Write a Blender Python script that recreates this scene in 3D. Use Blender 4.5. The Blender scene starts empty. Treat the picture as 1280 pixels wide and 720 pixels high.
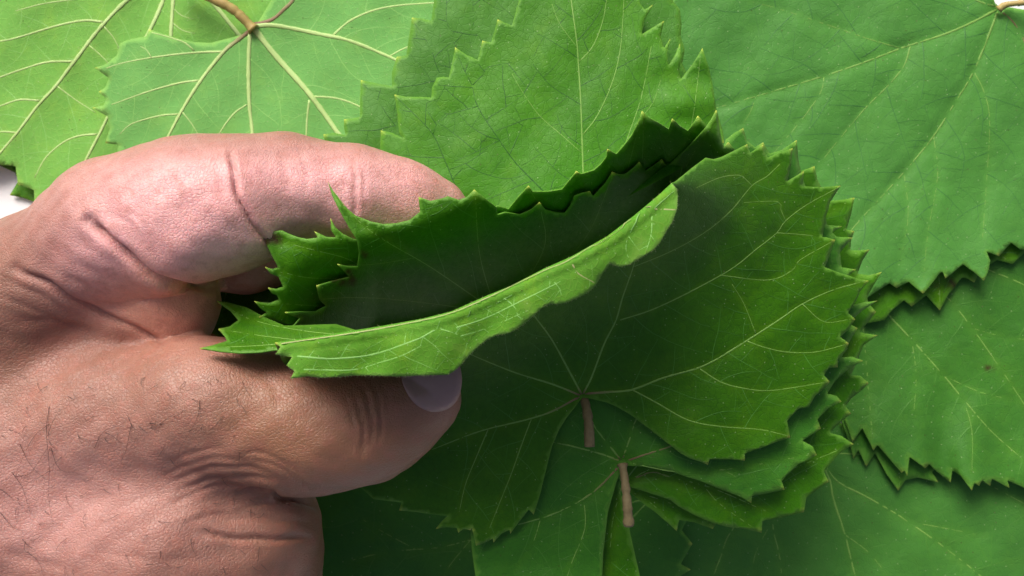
import bpy, bmesh, math, random
import numpy as np
from mathutils import Vector
from mathutils.geometry import delaunay_2d_cdt
from mathutils.bvhtree import BVHTree

random.seed(7); rng = np.random.default_rng(11)
SC = bpy.context.scene
COL = SC.collection

# ------------------------------------------------------------------ camera, sky, sun, exposure
CAM_H = 250.0                      # mm above the table
FPX = 1108.5                       # focal length in photograph pixels (60 degrees across 1280)
cam_data = bpy.data.cameras.new('camera')
cam = bpy.data.objects.new('camera', cam_data); COL.objects.link(cam)
cam.location = (0, 0, CAM_H * .001)
cam_data.sensor_width = 36.0
cam_data.lens = 36.0 * FPX / 1280.0
cam_data.clip_start = .005; cam_data.clip_end = 50
cam_data.dof.use_dof = True
cam_data.dof.focus_distance = .182
cam_data.dof.aperture_fstop = 36.0
SC.camera = cam

SUN_EL, SUN_AZ = math.radians(39), math.radians(-22)     # soft light from the far left
world = bpy.data.worlds.new('World'); SC.world = world; world.use_nodes = True
wn = world.node_tree.nodes; wl = world.node_tree.links
sky = wn.new('ShaderNodeTexSky'); sky.sky_type = 'NISHITA'; sky.sun_disc = False
sky.sun_elevation = SUN_EL; sky.sun_rotation = SUN_AZ
sky.dust_density = 7.0; sky.ozone_density = .6; sky.air_density = .7
wn['Background'].inputs['Strength'].default_value = .058
wl.new(sky.outputs[0], wn['Background'].inputs['Color'])
sun_data = bpy.data.lights.new('sun', 'SUN'); sun = bpy.data.objects.new('sun', sun_data); COL.objects.link(sun)
sun_data.energy = 1.5; sun_data.angle = math.radians(31); sun_data.color = (1, .97, .96)
sd = Vector((math.sin(SUN_AZ) * math.cos(SUN_EL), math.cos(SUN_AZ) * math.cos(SUN_EL), math.sin(SUN_EL)))
sun.rotation_euler = sd.to_track_quat('Z', 'Y').to_euler()
sun.location = sd * 1.0
SC.view_settings.view_transform = 'Standard'; SC.view_settings.look = 'None'
SC.view_settings.gamma = 1; SC.view_settings.use_curve_mapping = False
SC.view_settings.exposure = 1.08

# ------------------------------------------------------------------ helpers
def W(p, z):
    """photo-plane position + height in mm -> metres in the scene (each point at its own real height)"""
    p = np.asarray(p, float); z = np.asarray(z, float)
    s = (CAM_H - z) / FPX * .001
    return np.stack([(p[..., 0] - 640) * s, -(p[..., 1] - 360) * s, z * .001 + 0 * s], -1)

def tag(o, label=None, cat=None, group=None, kind=None):
    if label: o['label'] = label
    if cat: o['category'] = cat
    if group: o['group'] = group
    if kind: o['kind'] = kind
    return o

def mesh_obj(name, V, F, mats, parent=None, smooth=True):
    me = bpy.data.meshes.new(name)
    me.from_pydata([tuple(v) for v in V], [], [tuple(f) for f in F])
    for m in (mats if isinstance(mats, (list, tuple)) else [mats]): me.materials.append(m)
    if smooth: me.polygons.foreach_set('use_smooth', [True] * len(me.polygons))
    me.update()
    o = bpy.data.objects.new(name, me); COL.objects.link(o)
    if parent: o.parent = parent
    return o

def empty(name, loc):
    o = bpy.data.objects.new(name, None); o.location = loc; COL.objects.link(o)
    o.empty_display_size = .005
    return o

def place_under(child, parent):
    child.parent = parent
    child.location = -Vector(parent.location)

def catmull(P, step=4.0):
    P = np.asarray(P, float)
    if len(P) < 3: return resample(P, step)
    Q = np.vstack([2 * P[0] - P[1], P, 2 * P[-1] - P[-2]])
    out = []
    for i in range(1, len(Q) - 2):
        p0, p1, p2, p3 = Q[i - 1:i + 3]
        n = max(2, int(np.linalg.norm(p2 - p1) / step))
        for t in np.arange(n) / n:
            out.append(.5 * (2 * p1 + (p2 - p0) * t + (2 * p0 - 5 * p1 + 4 * p2 - p3) * t * t + (3 * p1 - p0 - 3 * p2 + p3) * t ** 3))
    out.append(P[-1])
    return np.array(out)

def resample(P, step=4.0):
    P = np.asarray(P, float); out = []
    for a, b in zip(P[:-1], P[1:]):
        n = max(1, int(round(np.linalg.norm(b - a) / step)))
        for t in np.arange(n) / n: out.append(a + (b - a) * t)
    out.append(P[-1])
    return np.array(out)

def teeth(P, pitch=26, amp=12, seed=0, lean=.3, s=1):
    """saw-toothed leaf margin along a smooth line; P runs with the blade on its left in the picture (y down)"""
    r = random.Random(seed); C = catmull(P, 2.0); sgn = s
    s = np.r_[0, np.cumsum(np.linalg.norm(np.diff(C, axis=0), axis=1))]
    L = s[-1]; out = [C[0]]; u = 0
    def at(u):
        x = np.interp(u, s, C[:, 0]); y = np.interp(u, s, C[:, 1])
        x2 = np.interp(min(u + 3, L), s, C[:, 0]) - np.interp(max(u - 3, 0), s, C[:, 0])
        y2 = np.interp(min(u + 3, L), s, C[:, 1]) - np.interp(max(u - 3, 0), s, C[:, 1])
        n = np.array([-y2, x2]) * sgn; n = n / (np.linalg.norm(n) + 1e-9)
        return np.array([x, y]), n
    while u < L - pitch * .6:
        w = pitch * r.uniform(.55, 1.35); a = amp * r.uniform(.5, 1.3)
        tip = min(u + w * (1 - lean) * r.uniform(.85, 1.1), L); end = min(u + w, L)
        p, n = at(tip); out.append(p + n * a)
        q, m = at(end); out.append(q - m * amp * .12)
        u = end
    out.append(C[-1])
    return [tuple(x) for x in out]

def dist_poly(P, L):
    P = np.asarray(P, float); L = np.asarray(L, float)
    d = np.full(len(P), 1e9)
    for a, b in zip(L[:-1], L[1:]):
        ab = b - a; h = np.clip(((P - a) @ ab) / (ab @ ab + 1e-12), 0, 1)
        q = P - a - h[:, None] * ab
        d = np.minimum(d, np.hypot(q[:, 0], q[:, 1]))
    return d

# ------------------------------------------------------------------ materials
def new_mat(name):
    m = bpy.data.materials.new(name); m.use_nodes = True
    nt = m.node_tree
    for n in list(nt.nodes):
        if n.type != 'OUTPUT_MATERIAL' and n.type != 'BSDF_PRINCIPLED': nt.nodes.remove(n)
    return m, nt.nodes, nt.links, nt.nodes['Principled BSDF']

def mixc(N, L, fac, a, b, mode='MIX'):
    n = N.new('ShaderNodeMix'); n.data_type = 'RGBA'; n.blend_type = mode
    for k, v in ((0, fac), (6, a), (7, b)):
        if hasattr(v, 'is_output'): L.new(v, n.inputs[k])
        else: n.inputs[k].default_value = v if k == 0 else (*v, 1)
    return n.outputs[2]

def math_n(N, L, op, a, b=None, c=None):
    n = N.new('ShaderNodeMath'); n.operation = op
    for k, v in enumerate((a, b, c)):
        if v is None: continue
        if hasattr(v, 'is_output'): L.new(v, n.inputs[k])
        else: n.inputs[k].default_value = v
    return n.outputs[0]

def ramp(N, L, src, p0, p1, smooth=True):
    n = N.new('ShaderNodeMapRange'); n.interpolation_type = 'SMOOTHSTEP' if smooth else 'LINEAR'
    L.new(src, n.inputs[0]); n.inputs[1].default_value = p0; n.inputs[2].default_value = p1
    return n.outputs[0]

def attr(N, name):
    n = N.new('ShaderNodeAttribute'); n.attribute_name = name; return n

def noise(N, L, co, scale, detail=3, rough=.5):
    n = N.new('ShaderNodeTexNoise'); n.inputs['Scale'].default_value = scale
    n.inputs['Detail'].default_value = detail; n.inputs['Roughness'].default_value = rough
    L.new(co, n.inputs['Vector']); return n

def leaf_mat(name, base_a, base_b, vein_c, rim_c, under):
    m, N, L, B = new_mat(name)
    uv = N.new('ShaderNodeUVMap'); uv.uv_map = 'UVMap'
    wob = noise(N, L, uv.outputs[0], 1.6, 2)
    add = N.new('ShaderNodeVectorMath'); add.operation = 'MULTIPLY_ADD'
    L.new(wob.outputs['Color'], add.inputs[0]); add.inputs[1].default_value = (.35, .35, 0); L.new(uv.outputs[0], add.inputs[2])
    def net(scale, w0, w1):
        v = N.new('ShaderNodeTexVoronoi'); v.feature = 'DISTANCE_TO_EDGE'; v.voronoi_dimensions = '2D'
        v.inputs['Scale'].default_value = scale; L.new(add.outputs[0], v.inputs['Vector'])
        r = ramp(N, L, v.outputs['Distance'], w0, w1)          # 0 on the veinlet, 1 between
        return r
    n1 = net(2.1, .0, .045); n2 = net(6.5, .0, .10); n3 = net(17, 0, .2)
    big = noise(N, L, uv.outputs[0], .55, 4, .6)
    fine = noise(N, L, uv.outputs[0], 9, 4, .6)
    col = mixc(N, L, ramp(N, L, big.outputs['Fac'], .3, .7), base_a, base_b)
    col = mixc(N, L, math_n(N, L, 'MULTIPLY', ramp(N, L, fine.outputs['Fac'], .35, .75), .28), col, tuple(x * .62 for x in base_a))
    blot = noise(N, L, uv.outputs[0], 1.3, 5, .65)
    col = mixc(N, L, math_n(N, L, 'MULTIPLY', ramp(N, L, blot.outputs['Fac'], .48, .72), .35), col, tuple(x * y for x, y in zip(base_b, (1.7, 1.18, .9))))
    inv1 = math_n(N, L, 'SUBTRACT', 1, n1); inv2 = math_n(N, L, 'SUBTRACT', 1, n2)
    vcol = tuple(a * .55 + b * .45 for a, b in zip(vein_c, base_b)) if under else tuple(a * .35 for a in base_a)
    col = mixc(N, L, math_n(N, L, 'MULTIPLY', inv1, .10 if under else .06), col, vcol)
    col = mixc(N, L, math_n(N, L, 'MULTIPLY', inv2, .16 if under else .13), col, vcol)
    av = attr(N, 'vein'); col = mixc(N, L, math_n(N, L, 'MULTIPLY', av.outputs['Fac'], .14), col, vein_c)
    at_ = attr(N, 'tint')                                       # per-leaf age: 0 old and dark .. 1 young and yellow
    hs = N.new('ShaderNodeHueSaturation')
    L.new(col, hs.inputs['Color'])
    L.new(math_n(N, L, 'MULTIPLY_ADD', at_.outputs['Fac'], -.06, .512), hs.inputs['Hue'])
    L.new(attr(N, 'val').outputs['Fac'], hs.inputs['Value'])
    hs.inputs['Saturation'].default_value = 1.2 if under else 1.1
    col = hs.outputs[0]
    aw = attr(N, 'grey_sheen'); col = mixc(N, L, aw.outputs['Fac'], col, (.205, .41, .165) if under else (.118, .285, .078))     # sky sheen painted grey on upper sides; greyer green on undersides
    vd = N.new('ShaderNodeTexVoronoi'); vd.voronoi_dimensions = '2D'; vd.inputs['Scale'].default_value = 4.2; L.new(uv.outputs[0], vd.inputs['Vector'])
    sepd = N.new('ShaderNodeSeparateColor'); L.new(vd.outputs['Color'], sepd.inputs[0])
    dot = math_n(N, L, 'MULTIPLY', math_n(N, L, 'LESS_THAN', vd.outputs['Distance'], .055), math_n(N, L, 'LESS_THAN', sepd.outputs[0], .30))
    col = mixc(N, L, math_n(N, L, 'MULTIPLY', dot, .5), col, (.34, .46, .22))           # specks of dust and fluff
    dot2 = math_n(N, L, 'MULTIPLY', math_n(N, L, 'LESS_THAN', vd.outputs['Distance'], .07), math_n(N, L, 'GREATER_THAN', sepd.outputs[1], .95))
    col = mixc(N, L, math_n(N, L, 'MULTIPLY', dot2, .6), col, (.06, .06, .012))
    ar = attr(N, 'rim'); col = mixc(N, L, math_n(N, L, 'MULTIPLY', ar.outputs['Fac'], .55), col, rim_c)
    ap = attr(N, 'tip'); col = mixc(N, L, math_n(N, L, 'MULTIPLY', ap.outputs['Fac'], .85), col, (.55, .62, .10))
    asp = attr(N, 'spot'); sp = math_n(N, L, 'MULTIPLY', asp.outputs['Fac'], ramp(N, L, fine.outputs['Fac'], .2, .5))
    col = mixc(N, L, sp, col, (.045, .022, .008))
    L.new(col, B.inputs['Base Color'])
    B.inputs['Specular IOR Level'].default_value = .12 if under else .25
    rr = math_n(N, L, 'MULTIPLY_ADD', fine.outputs['Fac'], .25, .58 if under else .42)
    L.new(rr, B.inputs['Roughness'])
    # relief: fine veinlets sunk above, raised below
    h = math_n(N, L, 'MULTIPLY_ADD', n1, .22, math_n(N, L, 'MULTIPLY_ADD', n2, .45, math_n(N, L, 'MULTIPLY', n3, .14)))
    h = math_n(N, L, 'MULTIPLY_ADD', fine.outputs['Fac'], .5, h)
    dome = N.new('ShaderNodeTexVoronoi'); dome.feature = 'SMOOTH_F1'; dome.voronoi_dimensions = '2D'; dome.inputs['Scale'].default_value = 2.6
    dome.inputs['Smoothness'].default_value = .45; L.new(add.outputs[0], dome.inputs['Vector'])
    h = math_n(N, L, 'MULTIPLY_ADD', dome.outputs['Distance'], -2.6 if not under else 1.2, h)        # blade puckered between the veinlets
    bp = N.new('ShaderNodeBump'); bp.inputs['Distance'].default_value = .00016; bp.inputs['Strength'].default_value = .5 if under else .45
    bp.invert = under
    L.new(h, bp.inputs['Height']); L.new(bp.outputs[0], B.inputs['Normal'])
    tr = N.new('ShaderNodeBsdfTranslucent'); L.new(bp.outputs[0], tr.inputs['Normal'])
    tc = mixc(N, L, 1.0, col, (1.0, 1.0, .35), 'MULTIPLY'); L.new(tc, tr.inputs['Color'])
    mx = N.new('ShaderNodeMixShader'); mx.inputs[0].default_value = .09
    L.new(B.outputs[0], mx.inputs[1]); L.new(tr.outputs[0], mx.inputs[2])
    L.new(mx.outputs[0], [n for n in N if n.type == 'OUTPUT_MATERIAL'][0].inputs[0])
    return m

LEAF_TOP = leaf_mat('leaf upper side', (.030, .165, .009), (.044, .205, .014), (.20, .38, .06), (.17, .40, .05), False)
LEAF_UNDER = leaf_mat('leaf underside', (.130, .400, .088), (.150, .435, .105), (.46, .62, .22), (.26, .48, .10), True)

def vein_mat(name, c1, c2, rough=.5):
    m, N, L, B = new_mat(name)
    tc = N.new('ShaderNodeTexCoord'); n = noise(N, L, tc.outputs['Object'], 900, 3)
    a = attr(N, 'brown')
    col = mixc(N, L, n.outputs['Fac'], c1, c2)
    col = mixc(N, L, a.outputs['Fac'], col, (.20, .10, .065))
    L.new(col, B.inputs['Base Color']); B.inputs['Roughness'].default_value = rough
    B.inputs['Specular IOR Level'].default_value = .3
    bp = N.new('ShaderNodeBump'); bp.inputs['Distance'].default_value = .0001; bp.inputs['Strength'].default_value = .5
    L.new(n.outputs['Fac'], bp.inputs['Height']); L.new(bp.outputs[0], B.inputs['Normal'])
    return m
VEIN_TOP = vein_mat('vein on upper side', (.14, .30, .05), (.19, .35, .07))
VEIN_UNDER = vein_mat('vein on underside', (.36, .54, .17), (.46, .62, .24))
VEINLET_TOP = vein_mat('veinlet on upper side', (.050, .185, .018), (.070, .215, .026))
VEINLET_UNDER = vein_mat('veinlet on underside', (.22, .50, .11), (.27, .54, .14))
VEINLET_FLAP = vein_mat('vein on fresh underside', (.17, .40, .085), (.23, .46, .12))
VEINLET_MID = vein_mat('faint veinlet', (.035, .15, .030), (.050, .175, .038))
VEIN_DARK = vein_mat('sunken vein', (.016, .085, .008), (.024, .11, .012))
PETIOLE = vein_mat('petiole skin', (.13, .095, .042), (.25, .205, .10), .65)
PETIOLE_TAN = vein_mat('pale petiole skin', (.36, .34, .10), (.42, .26, .10), .5)

# ------------------------------------------------------------------ table
mt, N, L, B = new_mat('white table top')
tc = N.new('ShaderNodeTexCoord'); n = noise(N, L, tc.outputs['Object'], 60, 5)
L.new(mixc(N, L, n.outputs['Fac'], (.80, .80, .80), (.86, .86, .85)), B.inputs['Base Color']); B.inputs['Roughness'].default_value = .5
bm = bmesh.new(); bmesh.ops.create_grid(bm, x_segments=8, y_segments=8, size=.6)
me = bpy.data.meshes.new('table_top'); bm.to_mesh(me); bm.free(); me.materials.append(mt)
table = bpy.data.objects.new('table_top', me); COL.objects.link(table)
tag(table, 'plain white table top under the spread leaves', 'table', kind='structure')

# ------------------------------------------------------------------ leaf builder
def clean(P):
    out = [tuple(P[0])]
    for p in P[1:]:
        if math.dist(p, out[-1]) > .8: out.append(tuple(p))
    if math.dist(out[0], out[-1]) < .8: out.pop()
    return out

def find_tips(P):
    P = np.array(P, float); n = len(P)
    area = .5 * np.sum(P[:, 0] * np.roll(P[:, 1], -1) - np.roll(P[:, 0], -1) * P[:, 1])
    sg = 1 if area > 0 else -1; tips = []
    for i in range(n):
        a = P[i] - P[i - 1]; b = P[(i + 1) % n] - P[i]
        la, lb = np.linalg.norm(a), np.linalg.norm(b)
        if la < 1e-6 or lb < 1e-6: continue
        cr = (a[0] * b[1] - a[1] * b[0]) * sg; ang = math.degrees(math.atan2(cr, a @ b))
        if ang > 62 and max(la, lb) > 6: tips.append(P[i])
    return np.array(tips) if tips else np.zeros((0, 2))

def triangulate(outline, step, spacing, keep_prefix=None):
    O = resample(np.vstack([outline, outline[:1]]), step)[:-1]
    lo, hi = O.min(0), O.max(0); pts = []
    y = lo[1]; k = 0
    while y < hi[1]:
        x = lo[0] + (k % 2) * spacing * .5
        while x < hi[0]:
            pts.append((x + rng.uniform(-.22, .22) * spacing, y + rng.uniform(-.22, .22) * spacing)); x += spacing
        y += spacing * .87; k += 1
    pts = np.array(pts)
    inside = np.zeros(len(pts), bool); j = len(O) - 1
    for i in range(len(O)):
        xi, yi = O[i]; xj, yj = O[j]
        if yi != yj:
            c = ((yi > pts[:, 1]) != (yj > pts[:, 1])) & (pts[:, 0] < (xj - xi) * (pts[:, 1] - yi) / (yj - yi) + xi)
            inside ^= c
        j = i
    pts = pts[inside]
    pts = pts[dist_poly(pts, np.vstack([O, O[:1]])) > spacing * .45]
    allv = [Vector(p) for p in O] + [Vector(p) for p in pts]
    n = len(O)
    r = delaunay_2d_cdt(allv, [], [list(range(n))], 1, 1e-4)
    V = np.array([tuple(v) for v in r[0]]); F = [list(f) for f in r[2]]
    # consistent upward winding (photo y is down, world y up)
    out = []
    for f in F:
        a, b, c = V[f[0]], V[f[1]], V[f[2]]
        cr = (b[0] - a[0]) * (c[1] - a[1]) - (b[1] - a[1]) * (c[0] - a[0])
        if abs(cr) < 1e-6: continue
        out.append(f if cr < 0 else f[::-1])
    return V, out, O

def set_attr(me, name, vals):
    a = me.attributes.new(name, 'FLOAT', 'POINT'); a.data.foreach_set('value', np.asarray(vals, np.float32))

def tube(S, pts, w0, w1, mat, name, parent, brown=0.0, brown_len=0, flat=.28, lift=.03, step=5, sides=7, ends=True, flare=0.0):
    """a tapering rounded rib that follows the leaf surface S(px)->(pos,normal)"""
    C = catmull(pts, step); n = len(C)
    pos, nor = S(C)
    t = np.gradient(pos, axis=0); t /= np.linalg.norm(t, axis=1)[:, None] + 1e-12
    side = np.cross(t, nor); side /= np.linalg.norm(side, axis=1)[:, None] + 1e-12
    up = np.cross(side, t)
    w = (np.linspace(w0, w1, n) + w0 * flare * np.exp(-np.arange(n) * step / 4.0)) * (.66 if mat in (VEIN_TOP, VEIN_DARK) else 1) * (1 + .08 * rng.standard_normal(n)) * .5 * (CAM_H - pos[:, 2] * 1000) / FPX * .001
    V = []; F = []
    for i in range(n):
        for k in range(sides):
            a = 2 * math.pi * k / sides
            V.append(pos[i] + side[i] * math.cos(a) * w[i] + up[i] * (math.sin(a) * w[i] * flat + lift * w[i]))
    for i in range(n - 1):
        for k in range(sides):
            a = i * sides + k; b = i * sides + (k + 1) % sides
            F.append((a, a + sides, b + sides, b))
    if ends:
        F.append(tuple(range(sides))); F.append(tuple((n - 1) * sides + k for k in range(sides))[::-1])
    o = mesh_obj(name, np.array(V) - np.array(ORIGIN), F, mat, parent)
    s = np.r_[0, np.cumsum(np.linalg.norm(np.diff(C, axis=0), axis=1))]
    bv = np.clip(1 - s / max(brown_len, 1e-3), 0, 1) * brown if brown_len else np.zeros(n)
    set_attr(o.data, 'brown', np.repeat(bv, sides))
    return o

ORIGIN = (0, 0, 0)
def veinlets(S, lines, O, mat, root, dens, seed):
    """the finer branching net: short curved branches that grow until they meet another vein or the margin"""
    r = random.Random(seed * 31 + 5)
    OC = np.vstack([O, O[:1]])
    cloud = np.vstack([resample(a, 3) for a in lines])
    om = O.mean(0)
    def grow(src, gap, ang, lmax, w):
        nonlocal cloud
        got = []
        for ln in src:
            s = 10 + r.random() * gap; side = r.choice((-1, 1))
            seg = np.r_[0, np.cumsum(np.linalg.norm(np.diff(ln, axis=0), axis=1))]
            while s < seg[-1] - 3:
                p = np.array([np.interp(s, seg, ln[:, 0]), np.interp(s, seg, ln[:, 1])])
                i = min(max(int(np.searchsorted(seg, s)), 1), len(ln) - 1); t = ln[i] - ln[i - 1]
                a = math.atan2(t[1], t[0]) + side * math.radians(ang + r.uniform(-14, 14)); bend = -side * r.uniform(.0, .035)
                pts = [p]; L_ = 0; mx = lmax * r.uniform(.6, 1.3)
                while L_ < mx:
                    a += bend + r.gauss(0, .055); p = p + 4 * np.array([math.cos(a), math.sin(a)]); L_ += 4
                    pts.append(p)
                    if L_ > 10:
                        d = np.hypot(cloud[:, 0] - p[0], cloud[:, 1] - p[1]).min()
                        if d < 4.2: break
                if len(pts) > 3:
                    pts = np.array(pts); got.append((pts, w)); 
                side = -side; s += gap * r.uniform(.6, 1.4)
                if len(pts) > 3: cloud = np.vstack([cloud, pts[2:]])
        return got
    g1 = grow(lines, dens, 58, 80, 1.5); g2 = grow([g[0] for g in g1], dens * .9, 76, 40, .85)
    allg = g1 + g2
    if not allg: return
    P = np.vstack([g[0] for g in allg])
    ins = np.zeros(len(P), bool); j = len(O) - 1
    for i in range(len(O)):
        xi, yi = O[i]; xj, yj = O[j]
        if yi != yj: ins ^= ((yi > P[:, 1]) != (yj > P[:, 1])) & (P[:, 0] < (xj - xi) * (P[:, 1] - yi) / (yj - yi) + xi)
        j = i
    ins &= dist_poly(P, OC) > 4
    pos, nor = S(P); V_, F_ = [], []; q = 0
    for g, w in allg:
        n = len(g); ok = ins[q:q + n]; m = n if ok.all() else int(np.argmin(ok))
        if m >= 3:
            pp, nn = pos[q:q + m], nor[q:q + m]; t = np.gradient(pp, axis=0); t /= np.linalg.norm(t, axis=1)[:, None] + 1e-12
            sd_ = np.cross(t, nn); b0 = len(V_)
            ww = np.linspace(w, w * .5, m) * .5 * (CAM_H - pp[:, 2] * 1000) / FPX * .001
            for i in range(m):
                V_ += [pp[i] + sd_[i] * ww[i] - nn[i] * .00003, pp[i] + nn[i] * (.00004 + ww[i] * .2), pp[i] - sd_[i] * ww[i] - nn[i] * .00003]
            for i in range(m - 1):
                a = b0 + i * 3
                F_ += [(a, a + 3, a + 4, a + 1), (a + 1, a + 4, a + 5, a + 2)]
        q += n
    if V_:
        o = mesh_obj('veinlets', np.array(V_) - np.array(ORIGIN), F_, mat, root); o['kind'] = 'stuff'

def leaf(label, outline, junction, veins, zf, under=False, tint=.4, val=1.0, grey_sheen=0.0, net='pale', dens=26, spacing=7, relief=.35, spots=(), flap=None,
         petiole=None, group=None, uvrot=0.0, seed=0, curl=0, no_tips=False, margin_tip=1.0):
    """zf(P)->height mm. veins: list of (pts, w0, w1, brown_len, [side (pts, w0, w1)], kind)"""
    global ORIGIN
    outline = clean(outline)
    tips = find_tips(outline)
    V2, F, O = triangulate(np.array(outline, float), 4.0, spacing)
    lines = []
    for v in veins:
        lines.append((catmull(v[0], 6), 1.0))
        for s_ in v[4]: lines.append((catmull(s_[0], 6), .6))
    ph = np.array([math.sin(seed * 12.9 + k) * 40 for k in range(6)])
    def height(P, fl=0):
        z = zf(P) if fl == 0 else flap['zf'](P)
        z = z + .35 * np.sin(P[:, 0] / 37 + ph[0]) * np.sin(P[:, 1] / 43 + ph[1]) + .22 * np.sin(P[:, 0] / 17 + P[:, 1] / 23 + ph[2]) \
              + .15 * np.sin(P[:, 0] / 11 - P[:, 1] / 13 + ph[3])
        if relief and fl == 0:
            for ln, k in lines:
                d = dist_poly(P, ln)
                z = z + (-relief * k * np.exp(-(d / 7.0) ** 2)) * (-.6 if under else 1.0)
        return z
    def S(P):
        p0 = W(P, height(P)); e = 1.5
        px = W(P + [e, 0], height(P + [e, 0])); py = W(P + [0, e], height(P + [0, e]))
        n = np.cross(py - p0, px - p0); n /= np.linalg.norm(n, axis=1)[:, None]
        n[n[:, 2] < 0] *= -1
        return p0 + n * (.00026 if under else 0), n
    def S_flap(P):
        p0 = W(P, height(P, 1)); e = 1.5
        px = W(P + [e, 0], height(P + [e, 0], 1)); py = W(P + [0, e], height(P + [0, e], 1))
        n = np.cross(py - p0, px - p0); n /= np.linalg.norm(n, axis=1)[:, None]
        n[n[:, 2] < 0] *= -1
        return p0 + n * .00026, n
    base = W(np.array([junction], float), zf(np.array([junction], float)))[0]
    base = np.array([base[0], base[1], base[2]])
    ORIGIN = tuple(base)
    root = empty('grape_leaf', ORIGIN); tag(root, label, 'leaf', group)
    dm = dist_poly(V2, np.vstack([O, O[:1]]))
    fl_id = np.zeros(len(V2), int)
    z = height(V2)
    VV = W(V2, z)
    rim = (dm < .5).astype(float)
    if flap:
        Vf, Ff, Of = triangulate(np.array(clean(flap['outline']), float), 4.0, spacing)
        zF = height(Vf, 1)
        FL = resample(np.array(flap['fold'], float), 4.0)
        df = dist_poly(Vf, flap['fold'])
        mp = {}
        for i in range(len(Vf)):
            if df[i] < .3:
                dd = np.hypot(*(V2 - Vf[i]).T); j = int(dd.argmin())
                if dd[j] < .5: mp[i] = j
        new = [i for i in range(len(Vf)) if i not in mp]
        for q, i in enumerate(new): mp[i] = len(V2) + q
        on_fold = dist_poly(V2, flap['fold']) < .3
        rim[on_fold] = 0
        dmf = dist_poly(Vf, np.vstack([Of, Of[:1]]))
        rim = np.r_[rim, [(1.0 if (dmf[i] < .5 and df[i] > 1) else 0.) for i in new]]
        tips_f = find_tips(clean(flap['outline']))
        VV = np.vstack([VV, W(Vf[new], zF[new])])
        V2 = np.vstack([V2, Vf[new]])
        F = F + [[mp[i] for i in f][::-1] for f in Ff]
    if under: F = [f[::-1] for f in F]
    blade = mesh_obj('blade', VV - base, F, [LEAF_TOP, LEAF_UNDER], root)
    me = blade.data
    dv = np.full(len(V2), 1e9)
    for ln, k in lines: dv = np.minimum(dv, dist_poly(V2, ln) / k)
    vein = np.exp(-(dv / 5) ** 2) * (0 if net == 'dark' else 1)
    tipv = np.zeros(len(V2))
    for t in tips:
        d = np.hypot(*(V2 - t).T); tipv = np.maximum(tipv, np.exp(-(d / 3.0) ** 2) * margin_tip)
    if no_tips: tipv *= 0
    spot = np.zeros(len(V2))
    for (sx, sy, sr) in spots: spot = np.maximum(spot, np.exp(-(np.hypot(V2[:, 0] - sx, V2[:, 1] - sy) / sr) ** 4))
    set_attr(me, 'rim', rim); set_attr(me, 'vein', vein); set_attr(me, 'tip', tipv); set_attr(me, 'spot', spot)
    set_attr(me, 'tint', np.where(np.arange(len(V2)) < len(z), tint, .62)); set_attr(me, 'val', np.where(np.arange(len(V2)) < len(z), val, val * .74)); set_attr(me, 'grey_sheen', np.full(len(V2), grey_sheen))
    uvl = me.uv_layers.new(name='UVMap')
    idx = np.empty(len(me.loops), int); me.loops.foreach_get('vertex_index', idx)
    J = np.array(junction, float); c, s = math.cos(uvrot), math.sin(uvrot)
    U = (V2 - J) / 52.0
    U = np.stack([U[:, 0] * c - U[:, 1] * s + seed * 3.7, U[:, 0] * s + U[:, 1] * c + seed * 1.9], 1)
    uvl.data.foreach_set('uv', U[idx].astype(np.float32).ravel())
    sm = blade.modifiers.new('thickness', 'SOLIDIFY'); sm.thickness = .00028; sm.offset = -1; sm.material_offset = 1
    sm.use_rim = True
    for v in veins:
        kind = v[5] if len(v) > 5 else None
        vm = VEIN_UNDER if under else (VEIN_DARK if kind == 'dark' else VEIN_TOP)
        vo = tube(S, v[0], v[1], v[2], vm, 'vein', root, 1.0 if v[3] else 0, v[3])
        for s_ in v[4]:
            so = tube(S, s_[0], s_[1], s_[2], vm, 'side_vein', None)
            so.parent = vo
    veinlets(S, [a_ for a_, k in lines], O, (VEINLET_UNDER if under else {'dark': VEIN_DARK, 'mid': VEINLET_MID, 'pale': VEINLET_TOP}[net]), root, dens, seed)
    if flap:
        for v in flap['veins']: tube(S_flap, v[0], v[1], v[2], VEIN_UNDER if v[3] else VEINLET_FLAP, 'vein', root, v[3], 1e4 if v[3] else 0)
    if flap: veinlets(S_flap, [catmull(v[0], 6) for v in flap['veins']], np.array(clean(flap['outline']), float), VEINLET_FLAP, root, 22, 77)
    if flap:                                                   # downy fringe along the fold and the free edge
        rf = random.Random(3); Vz, Fz = [], []
        for edge, dens_, ln in ((catmull(flap['fold'], 2.0), .55, 5.0), (np.array(flap['outline'][len(flap['fold']):], float), 9, 4.0)):
            E = resample(edge, 2.0)
            for i in range(1, len(E) - 1):
                if rf.random() > min(dens_, .8): continue
                t = E[i + 1] - E[i - 1]; t = t / (np.linalg.norm(t) + 1e-9); out = np.array([t[1], -t[0]]) * (1 if len(E) and edge is not None else 1)
                if dens_ > 1: out = np.array([t[1], -t[0]])
                p0 = E[i]; p1 = p0 + (out * rf.uniform(.3, 1) + t * rf.uniform(-.8, .8)) * ln * rf.uniform(.4, 1.2)
                z0 = float(height(p0[None], 1)[0]) + .25; q0 = W(p0, z0); q1 = W(p1, z0 + rf.uniform(-.6, .5)); sdv = np.array([t[0], -t[1], 0]) * .000045
                k = len(Vz); Vz += [q0 - sdv, q0 + sdv, q1, q0 + [0, 0, .00009]]; Fz += [(k, k + 1, k + 2), (k + 1, k + 3, k + 2), (k + 3, k, k + 2)]
        fo = mesh_obj('leaf_down', np.array(Vz) - base, Fz, VEIN_UNDER, root); fo['kind'] = 'stuff'
        set_attr(fo.data, 'brown', np.full(len(Vz), .25))
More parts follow.
